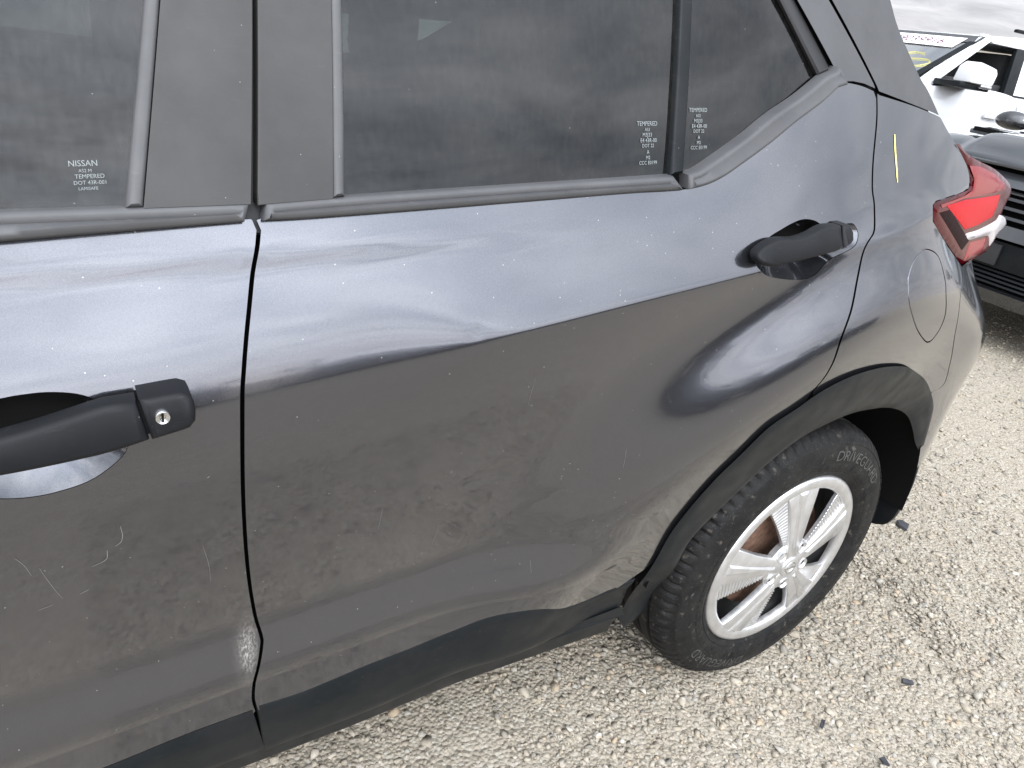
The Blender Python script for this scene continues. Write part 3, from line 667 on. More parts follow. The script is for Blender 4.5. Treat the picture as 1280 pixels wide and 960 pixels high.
# ---- tail lamp
LAMP = panel('tail_lamp', clean(cr(T['lamp'][:7], 0.008)+cr(T['lamp'][6:11], 0.008)+cr(T['lamp'][11:15], 0.01)+cr(T['lamp'][14:20], 0.006)), f_lamp, LENS_RED, CAR,
             h=0.010, depth=0.09, rad=0.003, dome=(0.004, 0.010), label='red wraparound tail lamp with a clear strip')
for nm, key, mm, ofs in (('upper_lens_sheen', 'lamptop', LENS_PINK, -0.0042), ('bright_reflector', 'lampred', LENS_BRIGHT, -0.0046), ('smoked_segment', 'lampdark', LENS_DARK, -0.0044), ('lower_lens', 'lamplow', LENS_PINK, -0.0042)):
    panel(nm, lin(T[key], 0.008, True), f_lamp, mm, LAMP, h=0.010, off=ofs, depth=0.004, rad=0.0012, dome=(0.0012, 0.006))
panel('clear_strip', cr(T['lampwhite'], 0.006, True), f_lamp, LENS_CLEAR, LAMP, h=0.008, off=-0.004, depth=0.01, rad=0.002, dome=(0.005, 0.014))
# ---- black lower cladding, sill, arch trim
cladc = cr(T['cladc'], 0.01); cb = cr(T['cladbot'], 0.02)
panel('lower_cladding', lin(cladc+cb[::-1], 0.012, True), f_clad, TRIM, rd, h=0.008, off=-0.0005, depth=0.03, rad=0.004, dome=(0.0025, 0.014))
cF = [(XF, 0.337), (-1.6, 0.352)]+cr(T['cladcF'], 0.012); bF = T['cladbotF'][0]
panel('lower_cladding', lin(cF+[bF]+[(-1.6, 0.287), (XF, 0.282)], 0.012, True), f_clad, TRIM, fd, h=0.010, off=-0.0005, depth=0.03, rad=0.004, dome=(0.0025, 0.014))
sill = T['sill']
puff('sill_trim', [(XF, 0.300)]+[(x, z+0.012) for x, z in [(-1.6, 0.292)]+cb]+[(-0.43, 0.31), (-0.43, 0.245)]+sill[::-1][1:]+[(-1.6, 0.236), (XF, 0.232)], f_sill, TRIM, CAR, off=0.012, thick=0.05,
     rings=((0.0, 0.006), (0.002, 0.002), (0.006, 0.0)), label='worn black plastic sill trim under the doors')
ain = cr(T['archin'], 0.007)
def f_arch(x, z): return f_body(x, z)
panel('wheel_arch_trim', ARCH+ain[::-1], f_arch, TRIM, CAR, h=0.007, off=-0.0055, depth=0.06, rad=0.002, dome=(0.004, 0.02))
# ---- wheel housing and mud flap
hv = []; hf = []
for i in range(41):
    a = math.radians(2+172*i/40)
    for y in (0.05, 0.20, 0.48): hv.append((0.415*math.cos(a), y, 0.34+0.405*math.sin(a)))
for i in range(40):
    for j in range(2): hf.append((3*i+j, 3*i+j+1, 3*i+j+4, 3*i+j+3))
k = len(hv); hv += [(-0.5, 0.48, 0.05), (0.5, 0.48, 0.05), (0.5, 0.48, 0.85), (-0.5, 0.48, 0.85)]; hf.append((k, k+1, k+2, k+3))
mk('wheel_housing', hv, hf, VOID, CAR)
MF = [(0.185, 0.56), (0.143, 0.515), (0.107, 0.520), (0.080, 0.505), (0.070, 0.477), (0.062, 0.425), (0.061, 0.366), (0.066, 0.317), (0.078, 0.290), (0.098, 0.277), (0.130, 0.272), (0.22, 0.272), (0.25, 0.30), (0.25, 0.56)]
mfp = cr(MF[1:], 0.012)+[MF[0]]
mv = [(0.425+0.10*(0.5-z)*0, y, z) for y, z in mfp]; mv2 = [(x+0.012, y, z) for x, y, z in mv]; n = len(mv)
mk('mud_flap', mv+mv2, [tuple(range(n))[::-1], tuple(range(n, 2*n))]+[(i, (i+1) % n, n+(i+1) % n, n+i) for i in range(n)], TRIM, CAR, sharp=30)
# ---- greenhouse
def f_trim(x, z): return min(f_body(x, z), f_glass(x, z))
ZT = 1.42
def up_to(pts4):
    """lengthen a window-band strip (bottom-left, top-left, top-right, bottom-right) to the roof line"""
    bl, tl, tr, br = pts4
    def ext(b, t):
        k = (ZT-b[1])/(t[1]-b[1]); return (b[0]+(t[0]-b[0])*k, ZT)
    return [bl, ext(bl, tl), ext(br, tr), br]
b_, t_ = T['fwg'][1], T['fwg'][2]; fw = up_to([b_, t_, t_, b_]); panel('window_glass', lin([(-1.93, 0.99), (-1.62, 1.34), (-1.52, ZT), fw[2], fw[3], (-1.5, 1.026)], 0.03, True), f_glass, GLASS_F, fd, h=0.04, off=0.006, edge=False)
panel('window_glass', lin(up_to(T['rdg']), 0.03, True), f_glass, GLASS, rd, h=0.04, off=0.006, edge=False)
q_ = T['qg']; qe = [q_[0], up_to([q_[0], q_[1], q_[1], q_[0]])[1], (q_[2][0]-0.085, ZT)]+q_[2:]
panel('quarter_window', lin(qe, 0.03, True), f_glass, GLASS, rd, h=0.04, off=0.008, edge=False)
for par, key, mm, o_ in ((fd, 'fstrip', RUBBER, -0.001), (rd, 'bstrip', RUBBER, -0.001), (rd, 'div', RUBBER, -0.0015)):
    puff('window_channel', lin(up_to(T[key]), 0.03, True), f_glass, GREYTRIM if key != 'div' else TRIM, par, off=o_-0.002, thick=0.016, rings=((0.0, 0.003), (0.0015, 0.0008), (0.004, 0.0)))
bq = up_to([T['bp1'][3], T['bp1'][2], T['bp2'][1], T['bp2'][0]]); bq = [(bq[0][0]-0.03, 1.03), (bq[1][0]-0.03, ZT), (bq[2][0]+0.03, ZT), (bq[3][0]+0.03, 1.03)]
panel('pillar_seal', lin(bq, 0.02, True), f_glass, RUBBER, rd, h=0.03, off=0.014, edge=False)
for par, key in ((fd, 'bp1'), (rd, 'bp2')):
    panel('pillar_trim', lin(up_to(T[key]), 0.01, True), f_glass, PILLAR, par, h=0.02, off=-0.003, depth=0.03)
rv = T['reveal']; puff('window_reveal', [(rv[0][0]-0.085, ZT), (rv[1][0]-0.085, ZT)]+rv[1:]+rv[:1], f_glass, RUBBER, rd, off=0.0, thick=0.012, rings=((0.0, 0.002), (0.003, 0.0)))
c1 = T['cp1']; panel('pillar_trim', lin([(c1[0][0]-0.085, ZT)]+c1+[(c1[-1][0]-0.088, ZT)], 0.008, True), f_glass, CPILLAR, rd, h=0.02, off=-0.004, depth=0.03)
c2 = T['cp2']; panel('c_pillar_panel', lin([(c2[0][0]-0.088, ZT)]+c2[:4]+cr(c2[3:], 0.01)+[(c2[-1][0]-0.05, ZT)], 0.008, True), f_glass, CPILLAR, CAR, h=0.02, off=-0.004, depth=0.03, label='satin black floating C-pillar panel')
panel('pillar_seal', lin([(-0.45, ZT), (-0.33, 1.30), (-0.27, 1.225), (-0.25, 1.16), (-0.15, 1.16), (-0.13, 1.20), (-0.02, 1.195), (0.080, 1.198), (0.088, 1.214), (0.02, 1.243), (-0.03, 1.262), (-0.11, 1.315), (-0.16, ZT)], 0.03, True), f_glass, VOID, CAR, h=0.03, off=0.005, edge=False)
tt = cr(T['trimtop'], 0.01); to = T['trimout']
xm = SEAM[0][0]
up_f = [(XF+0.03, 0.990), (-1.6, 1.018)]+[p for p in tt if p[0] < xm-0.004]; lo_f = [p for p in lin(belt_f, 0.02) if p[0] < xm-0.004]
puff('belt_moulding', up_f+lo_f[::-1], f_trim, GREYTRIM, fd, off=-0.006, thick=0.022, rings=((0.0, 0.006), (0.001, 0.003), (0.004, 0.0), (0.009, 0.0005)), sharp=60)
XD = T['trimtop'][7][0]
up_r = [p for p in tt if xm+0.004 < p[0] < XD-0.002]; lo_r = [p for p in BELT if xm+0.004 < p[0] < XD-0.004]
puff('belt_moulding', up_r+lo_r[::-1], f_trim, GREYTRIM, rd, off=-0.006, thick=0.022, rings=((0.0, 0.006), (0.001, 0.003), (0.004, 0.0), (0.008, 0.0005)), sharp=60)
up_q = [p for p in tt if p[0] > XD+0.001]; lo_q = [p for p in BELT if p[0] > XD-0.002]
puff('belt_moulding', up_q+to[1:]+lo_q[::-1], f_trim, GREYTRIM, rd, off=-0.006, thick=0.022, rings=((0.0, 0.006), (0.001, 0.003), (0.004, 0.0), (0.007, 0.0005)), sharp=60, label='kinked grey rubber moulding under the quarter window')
# ---- etched marks on the glass, scratches in the paint
def etch(lines, x0, z0, parent, f, off):
    vv = []; ff = []
    for s, sz, dx, dz in lines:
        v, fc_ = text_mesh(s, sz); b = len(vv)
        for p in v:
            x = x0+dx+p.x; z = z0+dz+p.y+0.086*(dx+p.x); vv.append((x, f(x, z)+off, z))
        ff += [tuple(b+i for i in q) for q in fc_]
    return mk('glass_marking', vv, ff, ETCH, parent, smooth=False)
etch([('NISSAN', 0.0064, 0, 0.015), ('AS2 M', 0.0036, 0.001, 0.0104), ('TEMPERED', 0.0046, 0.004, 0.0058), ('DOT 43R-001', 0.0042, 0.004, 0.0012), ('LAMISAFE', 0.0034, 0.002, -0.0030)], -1.2270, 1.0660, fd, f_glass, 0.0050)
etch([('TEMPERED', 0.0068, 0, 0.030), ('AS3', 0.0050, 0, 0.024), ('M3J33', 0.0060, 0, 0.018), ('E4 43R-00', 0.0062, 0.002, 0.0118), ('DOT 22', 0.0055, 0.001, 0.0062), ('A', 0.0060, 0.001, -0.001), ('M2', 0.0055, 0.001, -0.0070), ('CCC E0199', 0.0058, 0.001, -0.0128)], -0.625, 1.1285, rd, f_glass, 0.0050)
etch([('TEMPERED', 0.0066, 0, 0.030), ('AS3', 0.0050, 0, 0.024), ('M3J33', 0.0058, 0, 0.018), ('E4 43R-00', 0.0062, 0.002, 0.0118), ('DOT 22', 0.0055, 0.001, 0.0062), ('A', 0.0060, 0.001, -0.001), ('M2', 0.0055, 0.001, -0.0070), ('CCC E0199', 0.0058, 0.001, -0.0128)], -0.539, 1.1505, rd, f_glass, 0.0065)
def scr(x, z, pts, w, par): ribbon('paint_scratch', cr([(x+a, z+b) for a, b in pts], 0.003), w, f_body, -0.0005, SCRATCH, par)
# ---- rear wheel
WC = (0.0, 0.055, 0.318)
WH = empty('rear_wheel', (0, 0, 0)); WH.parent = CAR
side = [(0.205, 0.020), (0.213, 0.006), (0.221, -0.003), (0.2275, -0.0055), (0.2285, -0.0045), (0.234, -0.0075), (0.2385, -0.0085), (0.2395, -0.0095), (0.2505, -0.0105), (0.2515, -0.0095), (0.258, -0.0105), (0.268, -0.0105), (0.281, -0.0085), (0.2955, -0.0035), (0.2965, -0.0045), (0.299, -0.0035), (0.300, -0.0015), (0.308, 0.005), (0.3150, 0.013), (0.3195, 0.022), (0.3225, 0.034)]
tread = [(0.3240, 0.046), (0.3180, 0.0475), (0.3180, 0.0555), (0.3250, 0.057), (0.3255, 0.080), (0.3185, 0.0815), (0.3185, 0.0895), (0.3255, 0.091)]
half = side+tread; YM = 0.0925
prof = half+[(r, 2*YM-y) for r, y in half[::-1]]
def tyre_mod(i, j, r, y):
    jj = j if j < len(half) else len(prof)-1-j
    if 17 <= jj <= 20 and (i % 4) == 0: r -= 0.0055
    if jj in (15, 16, 17) and (i % 4) == 2: r -= 0.0012
    if 7 <= jj <= 8 and (i % 5) == 0: y += 0.0012 if j < len(half) else -0.0012
    return r, y
ty = lathe('tyre', prof, TYRE, WH, WC, 320, fn=tyre_mod)
for v in ty.data.vertices:                                            # flattened contact patch
    if v.co.z < 0.004: v.co.z = 0.004-0.15*(0.004-v.co.z)
def tyre_text(s, a_mid, r0, size):
    v, fcs = text_mesh(s, size); vv = []
    for p in v:
        a = a_mid-p.x*1.12/(r0+size*0.35); r = r0+p.y
        yy = np.interp(r, [q[0] for q in side], [q[1] for q in side])
        vv.append((WC[0]+r*math.cos(a), WC[1]+yy-0.0009, WC[2]+r*math.sin(a)))
    mk('tyre_lettering', vv, fcs, TYRE_TXT, WH, smooth=False)
tyre_text('DRIVEGUARD', math.radians(62), 0.2590, 0.032)
tyre_text('DRIVEGUARD', math.radians(242), 0.2590, 0.032)
lathe('steel_wheel', [(0.03, 0.065), (0.11, 0.060), (0.15, 0.070), (0.19, 0.055), (0.2, 0.030), (0.209, 0.012), (0.213, 0.006)], STEEL, WH, WC, 64)
lathe('brake_drum', [(0.0001, 0.035), (0.06, 0.035), (0.115, 0.030), (0.138, 0.036), (0.142, 0.060)], RUST, WH, WC, 48)
cap = lathe('hubcap', [(0.184, 0.014), (0.184, 0.003), (0.1865, -0.0005), (0.194, -0.0035), (0.205, -0.004), (0.2115, -0.0015), (0.2145, 0.003), (0.2145, 0.014)], HUBCAP, WH, WC, 120)
def f_cap(x, z):
    r = math.hypot(x-WC[0], z-WC[2]); return WC[1]-0.018+0.0175*(min(r, 0.205)/0.2)**1.7
def polar(pts, th):
    c, s = math.cos(th), math.sin(th); return [(WC[0]+a*c-b*s, WC[2]+a*s+b*c) for a, b in pts]
for kk in range(5):
    th = math.radians(99+72*kk)
    puff('spoke', lin(polar([(0.022, -0.016), (0.060, -0.024), (0.120, -0.036), (0.186, -0.054), (0.192, 0.0), (0.188, 0.038), (0.120, 0.024), (0.060, 0.016), (0.022, 0.014)], th), 0.02, True), f_cap, HUBCAP, cap, off=0.0, thick=0.014, rings=((0.0, 0.0035), (0.001, 0.0012), (0.003, 0.0)), sharp=50)
    puff('spoke_ridge', polar([(0.050, -0.004), (0.189, -0.016), (0.190, 0.010), (0.050, 0.004)], th), f_cap, HUBCAP, cap, off=-0.0035, thick=0.006, rings=((0.0, 0.003), (0.005, 0.0)), sharp=20)
    fp = [(0.055, 0.012), (0.120, 0.021), (0.188, 0.038), (0.168, 0.082), (0.112, 0.050), (0.062, 0.028)]
    rf = puff('ribbed_insert', lin(polar(fp, th), 0.02, True), f_cap, HUBCAP, cap, off=0.006, thick=0.008, rings=((0.0, 0.001), (0.001, 0.0)))
    bm = bmesh.new()
    for i in range(15):
        t = 0.06+0.88*i/14
        a0 = (0.055+(0.188-0.055)*t, 0.012+(0.038-0.012)*t); a1 = (0.062+(0.168-0.062)*t, 0.028+(0.082-0.028)*t)
        p0, p1 = polar([a0, a1], th); mx, mz = (p0[0]+p1[0])/2, (p0[1]+p1[1])/2; L_ = math.hypot(p1[0]-p0[0], p1[1]-p0[1])
        box(bm, (mx, f_cap(mx, mz)+0.0058, mz), (L_*0.94, 0.0018, 0.0036), Matrix.Rotation(-math.atan2(p1[1]-p0[1], p1[0]-p0[0]), 3, 'Y'))
    bmobj('insert_ribs', bm, HUBCAP, cap)
    lp = polar([(0.050, 0)], th+math.radians(37))[0]
    lathe('lug_recess', [(0.0001, 0.004), (0.0085, 0.004), (0.0115, 0.0), (0.0130, -0.0012), (0.0145, 0.006)], STEEL if False else HUBCAP, cap, (lp[0], f_cap(*lp), lp[1]), 24)
    lathe('lug_bolt', [(0.0001, 0.0028), (0.0082, 0.0028), (0.0085, 0.0034)], STEEL, cap, (lp[0], f_cap(*lp), lp[1]), 6)
hub = lathe('hub_disc', [(0.0001, -0.0205), (0.022, -0.0205), (0.0245, -0.0190), (0.0255, -0.0165), (0.034, -0.0160), (0.062, -0.0120), (0.066, -0.008), (0.066, 0.004)], HUBCAP, cap, WC, 60)
lathe('emblem_ring', [(0.0115, -0.0206), (0.012, -0.0216), (0.0145, -0.0216), (0.015, -0.0206)], CHROME, hub, WC, 36)
boxobj('emblem_bar', (WC[0], WC[1]-0.0213, WC[2]), (0.034, 0.0012, 0.0055), CHROME, hub, bevel=0.0004)
# ---- shell behind the panels, cabin, far side
inner = [(-2.3, 0.30), (-0.52, 0.30)]+[(0.43*math.cos(a), 0.33+0.43*math.sin(a)) for a in [math.radians(176-172*i/16) for i in range(17)]]+[(0.46, 0.32), (0.66, 0.36), (0.66, 0.93), (0.40, 0.96), (0.16, 1.02), (0.10, 1.16), (0.03, 1.19), (-0.2, 1.20), (-0.27, 1.20), (-0.36, 1.16), (-0.53, 1.075), (-0.6, 1.06), (-1.1, 1.02), (-2.3, 0.93)]
panel('inner_shell', lin(inner, 0.05, True), f_body, VOID, CAR, h=0.05, off=0.034, edge=False)
bm = bmesh.new()
box(bm, (-1.0, 0.95, 0.25), (2.9, 1.5, 0.04)); box(bm, (-1.25, 0.93, 1.49), (2.0, 1.16, 0.05))
box(bm, (-1.2, 1.72, 0.64), (2.9, 0.05, 0.80)); box(bm, (0.66, 0.95, 0.66), (0.06, 1.35, 0.66))
box(bm, (-1.25, 0.34, 1.46), (2.0, 0.16, 0.09)); box(bm, (-1.25, 1.52, 1.46), (2.0, 0.16, 0.09))
box(bm, (-0.25, 0.34, 1.38), (0.2, 0.06, 0.08))
bmobj('far_side_body', bm, INTERIOR, CAR, bevel=0.012)
def quad(name, vs_, m, parent): return mk(name, vs_, [(0, 1, 2, 3)], m, parent, smooth=False)
FH = [(-0.56, 1.191), (-0.35, 1.21), (-0.167, 1.223), (-0.252, 1.166), (-0.326, 1.13), (-0.411, 1.107), (-0.56, 1.09)]
panel('far_side_light_mask', lin([(-2.1, 0.95), (-1.12, 0.95), (-0.2, 0.95), (-0.2, 0.5), (0.62, 0.5), (0.45, 1.20), (0.2, 1.45), (-1.12, 1.45), (-1.12, 1.0), (-2.1, 0.97)], 0.05, True), lambda x, z: 1.56, INTERIOR, CAR, holes=[lin(FH, 0.03, True)], h=0.08, edge=False)  # added dark screen; its hole shapes the bright patch behind the glass
quad('far_window', [(-0.62, 1.60, 1.06), (-0.10, 1.60, 1.06), (-0.10, 1.585, 1.28), (-0.62, 1.585, 1.28)], CLEAR, CAR)
quad('far_window', [(-2.0, 1.66, 0.98), (-1.1, 1.66, 1.03), (-1.1, 1.56, 1.42), (-1.6, 1.56, 1.42)], GLASS_F, CAR)
HH = [(1.30, 1.26), (1.18, 1.31), (1.06, 1.355), (0.815, 1.374), (0.69, 1.285), (0.625, 1.215), (0.80, 1.19), (1.0, 1.17), (1.2, 1.20)]
hw_ = panel('hatch_light_mask', lin([(0.33, 0.5), (1.58, 0.5), (1.56, 1.46), (0.50, 1.46), (0.42, 1.25)], 0.05, True), lambda x, z: 0.0, INTERIOR, CAR, holes=[cr(HH, 0.03, True)], h=0.08, edge=False)  # second added screen, cut to the light patch at the hatch
for v in hw_.data.vertices: v.co = (0.30-0.35*(v.co.z-1.25), v.co.x, v.co.z)
quad('hatch_glass', [(0.40, 0.45, 1.06), (0.40, 1.50, 1.06), (0.27, 1.42, 1.42), (0.27, 0.52, 1.42)], CLEAR, CAR)
for nm, x, y in (('seat_back', -0.62, 0.55), ('seat_back', -0.62, 1.25), ('seat_back', -1.62, 0.55), ('seat_back', -1.62, 1.25)):
    bm = bmesh.new(); box(bm, (x, y, 0.80), (0.16, 0.52, 0.56), Matrix.Rotation(0.22, 3, 'Y')); s_ = bmobj(nm, bm, SEAT, CAR, bevel=0.05)
    boxobj('headrest', (x+0.11, y, 1.19), (0.10, 0.26, 0.17), SEAT, s_, bevel=0.035)
# loose marks on the near doors
for x, z, pts, w, par in (
    (-1.228, 0.735, [(0, 0.022), (0.001, 0.008), (-0.001, 0.0), (-0.006, -0.004)], 0.0016, fd), (-1.247, 0.712, [(0.006, 0.016), (0.005, 0.004), (0, 0), (-0.008, -0.003)], 0.0018, fd),
    (-1.283, 0.672, [(-0.014, 0.05), (-0.009, 0.03), (-0.004, 0.012), (0, 0)], 0.0011, fd), (-1.292, 0.665, [(-0.012, -0.003), (0, 0)], 0.0012, fd),
    (-1.308, 0.73, [(-0.006, 0.012), (0, 0), (0.004, -0.016)], 0.0010, fd), (-1.262, 0.675, [(-0.006, -0.003), (0.002, 0.001)], 0.0012, fd),
    (-1.146, 0.655, [(-0.008, 0.05), (-0.004, 0.03), (-0.001, 0.012), (0.001, -0.014)], 0.0008, fd), (-1.150, 0.80, [(0, 0), (0.002, 0.002)], 0.0022, fd),
    (-0.70, 0.52, [(0, 0.02), (0.002, 0.0)], 0.0007, rd), (-0.86, 0.60, [(0, 0.05), (0.001, 0.02), (0.0, 0.0)], 0.0006, rd), (-0.95, 0.66, [(0, 0.04), (0.001, 0.0)], 0.0006, rd),
    (-0.56, 0.62, [(0, 0), (0.006, -0.002)], 0.0012, rd), (-0.60, 0.71, [(0, 0.03), (0.001, 0.0)], 0.0006, rd), (-0.78, 0.83, [(0, 0.04), (0.001, 0.0)], 0.0006, rd)):
    scr(x, z, pts, w*0.26, par)

# ---------------------------------------------------------------- other cars in the lot
def prism(name, prof, y0, y1, m, parent, bevel=0.03, inset_top=None):
    """side profile (x, z) extruded across the car"""
    p = ccw(prof); n = len(p); bm = bmesh.new()
    A = [bm.verts.new((x, y0, z)) for x, z in p]; B = [bm.verts.new((x, y1, z)) for x, z in p]
    bm.faces.new(A); bm.faces.new(B[::-1])
    for i in range(n): bm.faces.new((A[i], B[i], B[(i+1) % n], A[(i+1) % n]))
    if inset_top:
        z0, k = inset_top; yc = (y0+y1)/2
        for v in bm.verts:
            if v.co.z > z0: v.co.y = yc+(v.co.y-yc)*(1-k*(v.co.z-z0))
    bmesh.ops.recalc_face_normals(bm, faces=bm.faces[:])
    return bmobj(name, bm, m, parent, bevel=bevel, sharp=30)
def road_wheel(parent, x, y, r=0.39):
    w = empty('wheel'); w.parent = parent
    lathe('tyre', [(0.25, 0.02), (0.27, 0.0), (0.33, -0.012), (r-0.02, 0.0), (r, 0.03), (r, 0.2), (r-0.03, 0.24), (0.25, 0.24)], RUBBER, w, (x, y, r), 40)
    lathe('rim', [(0.0001, 0.03), (0.06, 0.02), (0.22, 0.045), (0.25, 0.02)], CHROME, w, (x, y, r), 30)
def suv(name, label, loc, rz, near=True):
    """large white SUV; local x runs rearwards from the foot of the windscreen pillar, y into the car"""
    V = tag(empty(name, loc, rz), label, 'car', 'white cars parked behind the grey crossover'); V.scale = (1.03, 1.03, 1.03)
    prism('body', [(-1.55, 0.40), (-1.58, 0.95), (-1.50, 1.10), (-1.2, 1.20), (0.0, 1.335), (1.0, 1.36), (3.1, 1.40), (3.55, 1.38), (3.62, 0.75), (3.6, 0.42), (2.95, 0.36), (2.85, 0.62), (2.55, 0.85), (2.2, 0.85), (1.9, 0.6), (1.85, 0.36), (-0.15, 0.36), (-0.22, 0.62), (-0.5, 0.86), (-0.85, 0.86), (-1.12, 0.62), (-1.2, 0.40)], 0.0, 2.0, WHITE, V, bevel=0.04)
    k = 0.26
    def gy(z): return 0.06+k*(z-1.36)
    # cabin: roof with rails, pillars, glass
    prism('roof', [(0.65, 1.89), (1.1, 1.945), (2.4, 1.95), (3.45, 1.90), (3.50, 1.84), (0.56, 1.84)], gy(1.84), 2.0-gy(1.84), WHITE, V, bevel=0.03)
    def bar(nm, a, b, w, m, th=0.05, par=V):
        bm = bmesh.new(); va = []
        for s, t in ((0, 0), (1, 0), (1, 1), (0, 1)):
            pass
        d = w/2
        q = [(a[0]-d, a[1]), (b[0]-d, b[1]), (b[0]+d, b[1]), (a[0]+d, a[1])]
        F_ = [bm.verts.new((x, gy(z), z)) for x, z in q]; B_ = [bm.verts.new((x, gy(z)+th, z)) for x, z in q]
        bm.faces.new(F_); bm.faces.new(B_[::-1])
        for i in range(4): bm.faces.new((F_[i], B_[i], B_[(i+1) % 4], F_[(i+1) % 4]))
        bmesh.ops.recalc_face_normals(bm, faces=bm.faces[:]); return bmobj(nm, bm, m, par, bevel=0.008)
    bar('windscreen_pillar', (-0.02, 1.33), (0.64, 1.87), 0.15, WHITE, 0.07)
    bm = bmesh.new()
    for x, y, z in ((0.06, 2.0-gy(1.36)-0.06, 1.345), (0.80, 2.0-gy(1.85)-0.03, 1.87)): pass
    bar('roof_frame', (0.62, 1.855), (0.62, 1.90), 0.10, WHITE)
    boxobj('roof_side', (2.1, gy(1.86)+0.02, 1.862), (2.8, 0.06, 0.07), WHITE, V, bevel=0.015)
    bar('centre_pillar', (1.02, 1.36), (1.10, 1.85), 0.13, TRIM, 0.05)
    bar('rear_pillar', (2.15, 1.38), (2.2, 1.85), 0.10, TRIM, 0.05); bar('tail_pillar', (3.38, 1.38), (3.30, 1.85), 0.28, WHITE, 0.06)
    def glass(nm, q, m): return mk(nm, [(x, gy(z)+0.03, z) for x, z in q], [tuple(range(len(q)))], m, V, smooth=False)
    glass('rear_window', [(1.06, 1.37), (1.10, 1.84), (2.18, 1.84), (2.15, 1.39)], GLASS); glass('tail_window', [(2.15, 1.39), (2.2, 1.84), (3.25, 1.84), (3.3, 1.39)], GLASS)
    boxobj('cabin_lining', (1.55, 1.0, 1.40), (2.9, 1.7, 0.10), INTERIOR, V, bevel=0.02); boxobj('cabin_bulkhead', (1.9, 1.0, 1.6), (0.06, 1.6, 0.45), INTERIOR, V, bevel=0.01)
    boxobj('front_seat', (1.15, 0.55, 1.52), (0.16, 0.5, 0.5), SEAT, V, bevel=0.05); boxobj('front_seat', (1.15, 1.45, 1.52), (0.16, 0.5, 0.5), SEAT, V, bevel=0.05)
    # windscreen with shade band, lot sticker and marker writing
    def ws(u, v):                                                     # u across (0 near side), v up
        y0 = gy(1.36)+0.10; y1 = 2.0-y0; y = y0+(y1-y0)*u; x = -0.10+0.68*v-0.10*math.sin(math.pi*u)*(1-v*0.5); return (x, y, 1.335+0.535*v)
    nu = 10; vv = [ws(i/nu, j) for j in (0, 1) for i in range(nu+1)]
    WS = mk('windscreen', vv, [(i, i+1, nu+2+i, nu+1+i) for i in range(nu)], CLEAR, V)
    def strip(nm, u0, u1, v0, v1, m, o_=0.004, par=WS):
        vs2 = []; n_ = 8
        for v in (v0, v1):
            for i in range(n_+1):
                x, y, z = ws(u0+(u1-u0)*i/n_, v); vs2.append((x-o_, y, z+o_))
        return mk(nm, vs2, [(i, i+1, n_+2+i, n_+1+i) for i in range(n_)], m, par, smooth=False)
    strip('shade_band', 0.0, 1.0, 0.86, 1.0, GREYTRIM); strip('frit_edge', 0.0, 0.05, 0.0, 0.88, TRIM, 0.0045)
    if near:
        strip('lot_sticker', 0.08, 0.60, 0.72, 0.93, PAPER, 0.007)
        v, fc_ = text_mesh('49039916', 0.15); vv = []
        for p in v:
            u = 0.36-p.x/1.62; x, y, z = ws(u, 0.77+p.y/0.95); vv.append((x-0.009, y, z+0.009))
        mk('sticker_number', vv, fc_, INK, WS, smooth=False)
        for nm, pts in (('marker_letter', [(0.62, 0.48), (0.60, 0.36), (0.55, 0.20), (0.53, 0.24), (0.53, 0.36)]), ('marker_letter', [(0.40, 0.55), (0.47, 0.56), (0.52, 0.50), (0.46, 0.43), (0.33, 0.44), (0.29, 0.38), (0.33, 0.30), (0.42, 0.29)])):
            pp = cr(pts, 0.02); vv = []; ff = []
            for i, (u, v_) in enumerate(pp):
                x, y, z = ws(u-0.23, v_); vv += [(x-0.008, y, z+0.006), (x-0.004, y, z-0.003)]
            for i in range(len(pp)-1): ff.append((2*i, 2*i+1, 2*i+3, 2*i+2))
            mk(nm, vv, ff, CHALK, WS, smooth=False)
    # door, mirror, handle, belt strip
    boxobj('belt_strip', (1.7, gy(1.36)-0.012, 1.372), (3.2, 0.03, 0.03), TRIM, V, bevel=0.006, rot=Matrix.Rotation(-0.012, 3, 'Y'))
    puff('front_door', cr([(-0.02, 0.5), (-0.02, 1.0), (0.0, 1.32), (1.06, 1.345), (1.07, 0.9), (1.03, 0.5)], 0.1), lambda x, z: 0.0, WHITE, V, off=-0.006, thick=0.01, rings=((0, 0.003), (0.004, 0.0)))
    puff('rear_door', [(1.09, 0.5), (1.10, 1.345), (2.15, 1.37), (2.2, 0.9), (1.85, 0.5)], lambda x, z: 0.0, WHITE, V, off=-0.006, thick=0.01, rings=((0, 0.003), (0.004, 0.0)))
    for hx in (0.83, 1.95):
        h_ = boxobj('door_handle', (hx, -0.035, 1.165), (0.23, 0.028, 0.045), WHITE, V, bevel=0.012); boxobj('handle_pocket', (hx-0.02, -0.008, 1.172), (0.11, 0.008, 0.09), PAPER, h_, bevel=0.003)
    mr = prism('mirror', [(0.10, 1.40), (0.12, 1.53), (0.17, 1.575), (0.36, 1.545), (0.39, 1.50), (0.38, 1.395)], -0.30, -0.10, WHITE, V, bevel=0.03)
    boxobj('mirror_base', (0.22, -0.11, 1.375), (0.36, 0.30, 0.05), TRIM, mr, bevel=0.012); boxobj('turn_lens', (0.31, -0.27, 1.385), (0.13, 0.06, 0.03), CHROME, mr, bevel=0.006)
    boxobj('roof_rail', (2.2, gy(1.9)+0.10, 2.005), (2.3, 0.05, 0.035), TRIM, V, bevel=0.014)
    for x in (-0.68, 2.38): road_wheel(V, x, 0.02); road_wheel(V, x, 1.74)
    boxobj('bumper', (-1.62, 1.0, 0.62), (0.12, 1.9, 0.36), TRIM, V, bevel=0.04)
